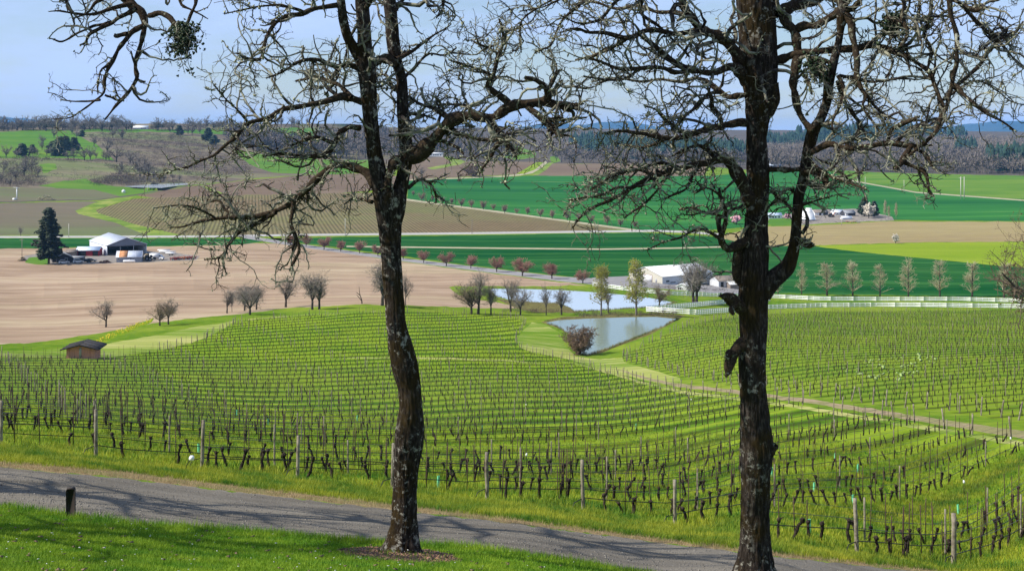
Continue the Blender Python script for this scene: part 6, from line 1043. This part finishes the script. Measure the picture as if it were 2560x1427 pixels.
 ([(1876, 856, 46), (1856, 863, 38), (1840, 876, 30), (1829, 892, 26), (1821, 908, 25), (1817, 924, 17), (1814, 940, 5)], 0.0, -0.3), ([(1832, 884, 18), (1822, 884, 13), (1814, 892, 5)], -0.15, -0.3),
 ([(1915, 1128, 30), (1928, 1120, 26), (1932, 1110, 18)], 0.0, 0.0),
 ([(1930, 210, 24), (1936, 240, 22), (1936, 265, 16), (1925, 290, 8)], -0.1, -0.1),
]
# ---- oak standing left of the frame: its low limb hangs in at the upper left, its crown shades the road
trunk3 = [(-470, 1262, 120), (-468, 1235, 96), (-462, 1190, 78), (-455, 1050, 70), (-450, 850, 66), (-445, 600, 60), (-440, 350, 58), (-430, 100, 50), (-425, -200, 40), (-440, -500, 24)]
limbs3 = [
 ([(-430, 90, 34), (-330, 0, 30), (-200, -80, 26), (-50, -110, 22), (100, -100, 19), (230, -60, 18), (310, -10, 18), (340, 20, 17), (362, 50, 14), (358, 75, 12), (352, 100, 11), (343, 140, 10), (340, 165, 10), (344, 195, 10), (330, 222, 9), (305, 250, 8), (285, 272, 6), (262, 300, 4)], 0.0, -1.0),
 ([(358, 65, 12), (330, 80, 11), (314, 100, 10), (296, 125, 9), (282, 150, 9), (268, 175, 8), (260, 205, 7), (258, 235, 6), (225, 260, 4), (180, 292, 3), (128, 298, 2)], -0.9, -1.4),
 ([(340, 22, 13), (310, 38, 10), (280, 55, 9), (250, 72, 8), (225, 85, 7), (215, 105, 5), (200, 112, 3)], -0.8, -0.2), ([(280, 56, 8), (235, 66, 6), (190, 85, 5), (155, 104, 4), (125, 97, 3)], -0.5, 0.2), ([(330, 10, 12), (280, 22, 9), (230, 35, 7), (190, 35, 6), (150, 28, 4), (122, 30, 2)], -0.8, -1.5), ([(170, -90, 12), (165, -30, 9), (168, 15, 8), (190, 40, 5)], -0.6, -0.9), ([(315, 0, 11), (280, -10, 9), (240, 5, 8), (220, 30, 5), (180, 48, 3)], -0.8, -0.9),
 ([(372, 40, 12), (400, 35, 12), (420, 45, 11), (440, 58, 12), (455, 72, 10), (462, 90, 7)], -0.9, -1.3), ([(310, -15, 14), (380, -30, 12), (440, -15, 9), (455, 15, 6), (490, 30, 4), (520, 48, 2)], -0.7, -1.1), ([(470, -40, 9), (490, 5, 8), (475, 40, 7), (468, 70, 6)], -1.0, -1.2),
 ([(285, 150, 7), (262, 168, 6), (250, 178, 5), (246, 205, 4), (244, 235, 3)], -1.1, -1.5), ([(342, 195, 6), (352, 205, 6), (364, 205, 4)], -0.9, -0.8), ([(318, 85, 9), (290, 92, 9), (288, 88, 5)], -1.0, -0.7), ([(340, 165, 6), (326, 128, 3)], -0.9, -1.3),
 ([(262, 238, 6), (290, 250, 5), (310, 252, 4)], -1.3, -1.2), ([(250, 250, 5), (200, 255, 4), (150, 250, 2)], -1.3, -0.9),
]
r3 = np.random.default_rng(33)
for k in range(16):                                # the rest of its crown, outside the picture
    a = r3.uniform(0, 2*math.pi); L = r3.uniform(300, 700); y0 = r3.uniform(-450, 200)
    limbs3.append(([(-440, y0, 26), (-440+L*0.3*math.cos(a), y0-90, 20), (-440+L*0.65*math.cos(a), y0-150+r3.uniform(-60, 60), 13), (-440+L*math.cos(a)*0.9, y0-170+r3.uniform(-120, 120), 5)], 0.0, 5.0*math.sin(a)))
T1, PP1, RR1 = oak('forked oak with bare mossy limbs standing in the brown mulch ring beside the road', (1005, 1380), 21.2, trunk1, stems1, limbs1, 11, 680, lich=5000, moss_n=6000)
T2, PP2, RR2 = oak('thick dark oak with a straight trunk and a broken hanging stub, by the road', (1885, 1452), 21.4, trunk2, stems2, limbs2, 23, 900, lich=7000, moss_n=8000)
T3, PP3, RR3 = oak('oak whose drooping bare limb carries a leafy clump at the upper left', (-470, 1262), 27.0, trunk3, [], limbs3, 35, 330, length=(0.3, 1.5), lich=1500, moss_n=2000)

def shade_oak(px, py, Y, seed, label):             # oaks just outside the frame whose shade falls across road and lawn
    r = np.random.default_rng(seed); k = 3300/Y/128; tr = [(px+r.uniform(-9, 9), py-h*k*128, (0.62-0.04*h)*128*k) for h in (0, .6, 1.5, 3, 5, 7, 9, 11)]; lm = []
    for j in range(20):
        a = r.uniform(0, 6.28); L = r.uniform(2, 5.5)*128*k; y0 = py-r.uniform(4, 10)*128*k; c = math.cos(a)
        lm.append(([(px, y0, 22*k), (px+L*.3*c, y0-60*k, 17*k), (px+L*.65*c, y0-(90+r.uniform(-60, 60))*k, 11*k), (px+L*.95*c, y0-(110+r.uniform(-140, 140))*k, 4*k)], 0.0, L/128/k*math.sin(a)))
    oak(label, (px, py), Y, tr, [], lm, seed, 420, length=(.4, 1.6), lich=300, moss_n=300)
shade_oak(-1010, 1165, 26.5, 51, 'oak outside the left frame edge shading the road')
shade_oak(-1060, 1400, 19.0, 52, 'oak outside the left frame edge shading the lawn')
def mistletoe(px, py, w_, h_, Y, label, seed, n=420):
    r = np.random.default_rng(seed); c = at(px, py, Y); sx = w_/2/F*Y; sz = h_/F*Y
    t = empty('mistletoe', c, 0, label, 'mistletoe', 'mistletoe clumps in the oaks'); g = G()
    N = 46; P0 = np.zeros((1, 2, 3)); P0[0, 1, 2] = -0.05
    dirs = norm(np.stack([r.normal(size=N)*0.6, r.normal(size=N)*0.6, -0.25-r.random(N)], -1)); Ls = (0.45+0.55*r.random(N))
    st = np.stack([dirs*(Ls*k/5)[:, None]*np.array([sx*1.3, sx*1.3, sz])+r.normal(size=(N, 3))*0.02*k for k in range(6)], 1)
    V, Q = tubes(st, np.full((N, 6), 0.006), 4); g.add(V, Q=Q); g.build('stems', TWIG, t)
    q = st[:, 1:].reshape(-1, 3); q = q[r.choice(len(q), n)]+r.normal(size=(n, 3))*np.array([0.05, 0.05, 0.06])
    V, T = flakes(r, q, (0.018, 0.042), 0.01); o = obj('leaves', mesh('leaves', V, T, MISTLE), t); tag(o, kind='stuff')
mistletoe(462, 62, 90, 118, 25.8, 'dark leafy mistletoe clump hanging from the upper left limb', 3, 900)
mistletoe(2046, 158, 52, 44, 20.8, 'small mistletoe clump between the two upright stems of the right oak', 4, 420)
mistletoe(2238, 45, 70, 60, 20.5, 'dark mistletoe clump high in the right hand crown of the thick oak', 5, 420)

# ------------------------------------------------------------------ grass that stands up close by
def blade_mat(name, lo, hi, scale):
    m, nt, b = material(name, 0.7, 0.25); n = noise(nt, pos(nt), scale, 5, .7); c = ramp(nt, n, [(.38, lo), (.62, hi)]); nt.links.new(c, b.inputs['Base Color'])
    tr = nt.nodes.new('ShaderNodeBsdfTranslucent'); nt.links.new(c, tr.inputs['Color']); mxs = nt.nodes.new('ShaderNodeMixShader'); mxs.inputs[0].default_value = .35
    nt.links.new(b.outputs[0], mxs.inputs[1]); nt.links.new(tr.outputs[0], mxs.inputs[2]); nt.links.new(mxs.outputs[0], nt.nodes['Material Output'].inputs['Surface']); return m
BL1 = blade_mat('lawn_blade', (0.085, 0.21, 0.01), (0.25, 0.36, 0.02), 1.1); BL2 = blade_mat('verge_blade', (0.045, 0.15, 0.010), (0.36, 0.37, 0.028), .5); BL3 = blade_mat('dry_blade', (.26, .19, .09), (.45, .34, .18), 2)
def blades(name, polys, n, hgt, wd, mat, label, cat, r, per=5, clump=None, tilt=.35):
    Vs = []; Ts = []; k0 = 0
    for poly in polys:
        p = np.array(poly, float); lo, hi = p.min(0), np.minimum(p.max(0), [2640, 1440]); lo = np.maximum(lo, [-80, 0])
        got = 0
        while got < n:
            q = np.stack([r.uniform(lo[0], hi[0], 60000), r.uniform(lo[1], hi[1], 60000)], -1); q = q[inside(p, q[:, 0], q[:, 1]) & ~(inside(mul, q[:, 0], q[:, 1]) & (r.random(len(q)) < .93))]
            if clump is not None:
                c0 = P(q[:, 0], q[:, 1]); v = vnoise(c0*clump[0], 8); q = q[v+0.25*r.random(len(v)) > clump[1]]
            if not len(q): break
            q = q[:n-got]; c = P(q[:, 0], q[:, 1]); N = len(c)*per; C = np.repeat(c, per, 0)+np.stack([r.normal(size=N)*.05, r.normal(size=N)*.05, np.full(N, -.01)], -1)
            a = r.random(N)*6.3; h = (hgt[0]+(hgt[1]-hgt[0])*r.random(N)**1.5)*np.repeat(.7+.6*vnoise(c*1.7, 4), per); d = np.stack([np.cos(a)*tilt*r.random(N)*h, np.sin(a)*tilt*r.random(N)*h, h], -1); b = a+1.57; s = np.stack([np.cos(b), np.sin(b), b*0], -1)*wd
            m = C+d*np.array([.35, .35, .6]); V = np.stack([C-s, C+s, m+s*.7, m-s*.7, C+d], 1); T = np.array([(0, 1, 2), (0, 2, 3), (3, 2, 4)])
            Vs.append(V.reshape(-1, 3)); Ts.append((T[None]+5*np.arange(N)[:, None, None]).reshape(-1, 3)+k0); k0 += 5*N; got += len(q)
    return tag(obj(name, mesh(name, np.concatenate(Vs), np.concatenate(Ts), mat)), label, cat, None, 'stuff')
r = np.random.default_rng(4)
lawn_poly = [(x, y+1) for x, y in lawn_edge if -400 < x < 2300]+[(2300, 1460), (-300, 1460)]
mul = np.array(fields[-1][2], float)
blades('lawn_grass', [lawn_poly], 42000, (.03, .075), .0035, BL1, 'short lawn grass in front of the gravel road', 'grass', r, 5, (2.1, .27), .8)
le = [(x, y) for x, y in lawn_edge if -100 < x < 1900]; blades('lawn_edge_grass', [[(x, y-3) for x, y in le]+[(x, y+7) for x, y in le[::-1]]], 2600, (.06, .16), .004, BL1, 'longer ragged grass along the lawn edge', 'grass', r, 5, None, .7)
vg = [q for q in dry_far if -400 < q[0] < 2900]; pl = [q for q in post_line if -400 < q[0] < 2900]
blades('verge_grass', [vg+pl[::-1]], 34000, (.07, .22), .006, BL2, 'long bright grass between the gravel road and the front vine row', 'grass', r, 4, (.35, .12), .8)
blades('row_grass', [pl+[(2700, 1190), (2560, 1130), (1900, 1090), (1280, 1060), (640, 1010), (0, 985), (-100, 985)]], 56000, (.09, .28), .011, BL2, 'grass between the front vine rows', 'grass', r, 3, (.3, .2), .8)
blades('dry_grass', [[q for q in road_far if -400 < q[0] < 2900]+vg[::-1]], 5200, (.04, .12), .004, BL3, 'dry tan grass and stems along the far road edge', 'grass', r, 4, None, 1.1)
# bark mulch chips and fallen twigs, gravel, daisies, patches of clover
def chips(name, poly, n, size, mat, label, cat, flat=.4, up=0.0):
    q = scatter_poly(poly, n, r); q = q[(q[:, 1] < 1440)]; c = P(q[:, 0], q[:, 1]); V, T = flakes(r, c+np.array([0, 0, up]), size, .004); V = V.reshape(-1, 4, 3); V[..., 2] = (V[..., 2]-c[:, None, 2]-up)*flat+c[:, None, 2]+up
    return tag(obj(name, mesh(name, V.reshape(-1, 3), T, mat)), label, cat, None, 'stuff')
chips('mulch_chips', fields[-1][2], 5200, (.012, .045), plain('mulch_chip', (.28, .16, .10), .95, .5, 12), 'loose bark mulch and twigs round the forked oak', 'mulch')
road_poly = [q for q in lawn_edge if -400 < q[0] < 2900]+[q for q in road_far if -400 < q[0] < 2900][::-1]
chips('road_gravel', road_poly, 22000, (.008, .028), plain('gravel_stone', (.22, .20, .17), .9, .35, 9), 'loose grey gravel on the road', 'gravel', .6)
chips('fallen_leaves', lawn_poly, 260, (.02, .05), plain('fallen_leaf', (.20, .13, .08), .9, .4, 8), 'scattered brown leaves on the lawn', 'leaves', .3, .05)
chips('daisies', lawn_poly, 190, (.010, .018), plain('daisy', (.75, .75, .7), .8, .05), 'tiny white daisies in the lawn', 'daisies', .4, .07)
q_ = [(2060, 950), (2120, 905), (2200, 900), (2330, 905), (2250, 960)]
chips('pale_weeds', [(2080, 935), (2130, 900), (2220, 895), (2300, 885), (2360, 900), (2260, 960)], 110, (.10, .32), plain('pale_weed', (.30, .40, .13), .9, .2, 1), 'pale flowering weeds in the right hand vineyard', 'weeds', .8, .15)
# yellow flowers beside the brown field
chips('mustard_flowers', [(215, 862), (250, 847), (330, 813), (385, 796), (378, 806), (335, 824), (262, 856)], 320, (.06, .2), plain('mustard_flower', (.62, .52, .03), .9, .15), 'yellow mustard flowers along the brown field', 'flowers', .7, .3)
# reeds and dead grass round the ponds
for pd, nm_, lb in ((near_pond, 'reeds', 'tan reeds and grass round the near pond margin'), (far_pond, 'reeds', 'tan reeds and grass round the far pond margin')):
    p_ = np.array(pd, float); c_ = p_.mean(0); out = c_+(p_-c_)*np.array([1.03, 1.045]); ring = [tuple(q) for q in np.r_[out, out[:1], p_[:1], p_[::-1]]]
    blades(nm_, [ring], 2200, (.25, .75), .03, blade_mat('reed', (.12, .15, .03), (.34, .28, .13), .3), lb, 'reeds', r, 3, (.12, .35), .5)
# ------------------------------------------------------------------ the air
hz = G(); hz.box(-13500, 13500, -200, 19500, -140, 320); o = hz.build('haze', None); o.data.materials.clear()
hm = bpy.data.materials.new('haze'); hm.use_nodes = True; n_ = hm.node_tree; n_.nodes.remove(n_.nodes['Principled BSDF']); pv = n_.nodes.new('ShaderNodeVolumePrincipled')
pv.inputs['Color'].default_value = (0.22, 0.51, 1.0, 1); pv.inputs['Density'].default_value = 4.0e-5; pv.inputs['Anisotropy'].default_value = 0.0
n_.links.new(pv.outputs[0], n_.nodes['Material Output'].inputs['Volume']); o.data.materials.append(hm); tag(o, 'thin blue haze over the valley', 'haze', None, 'stuff')
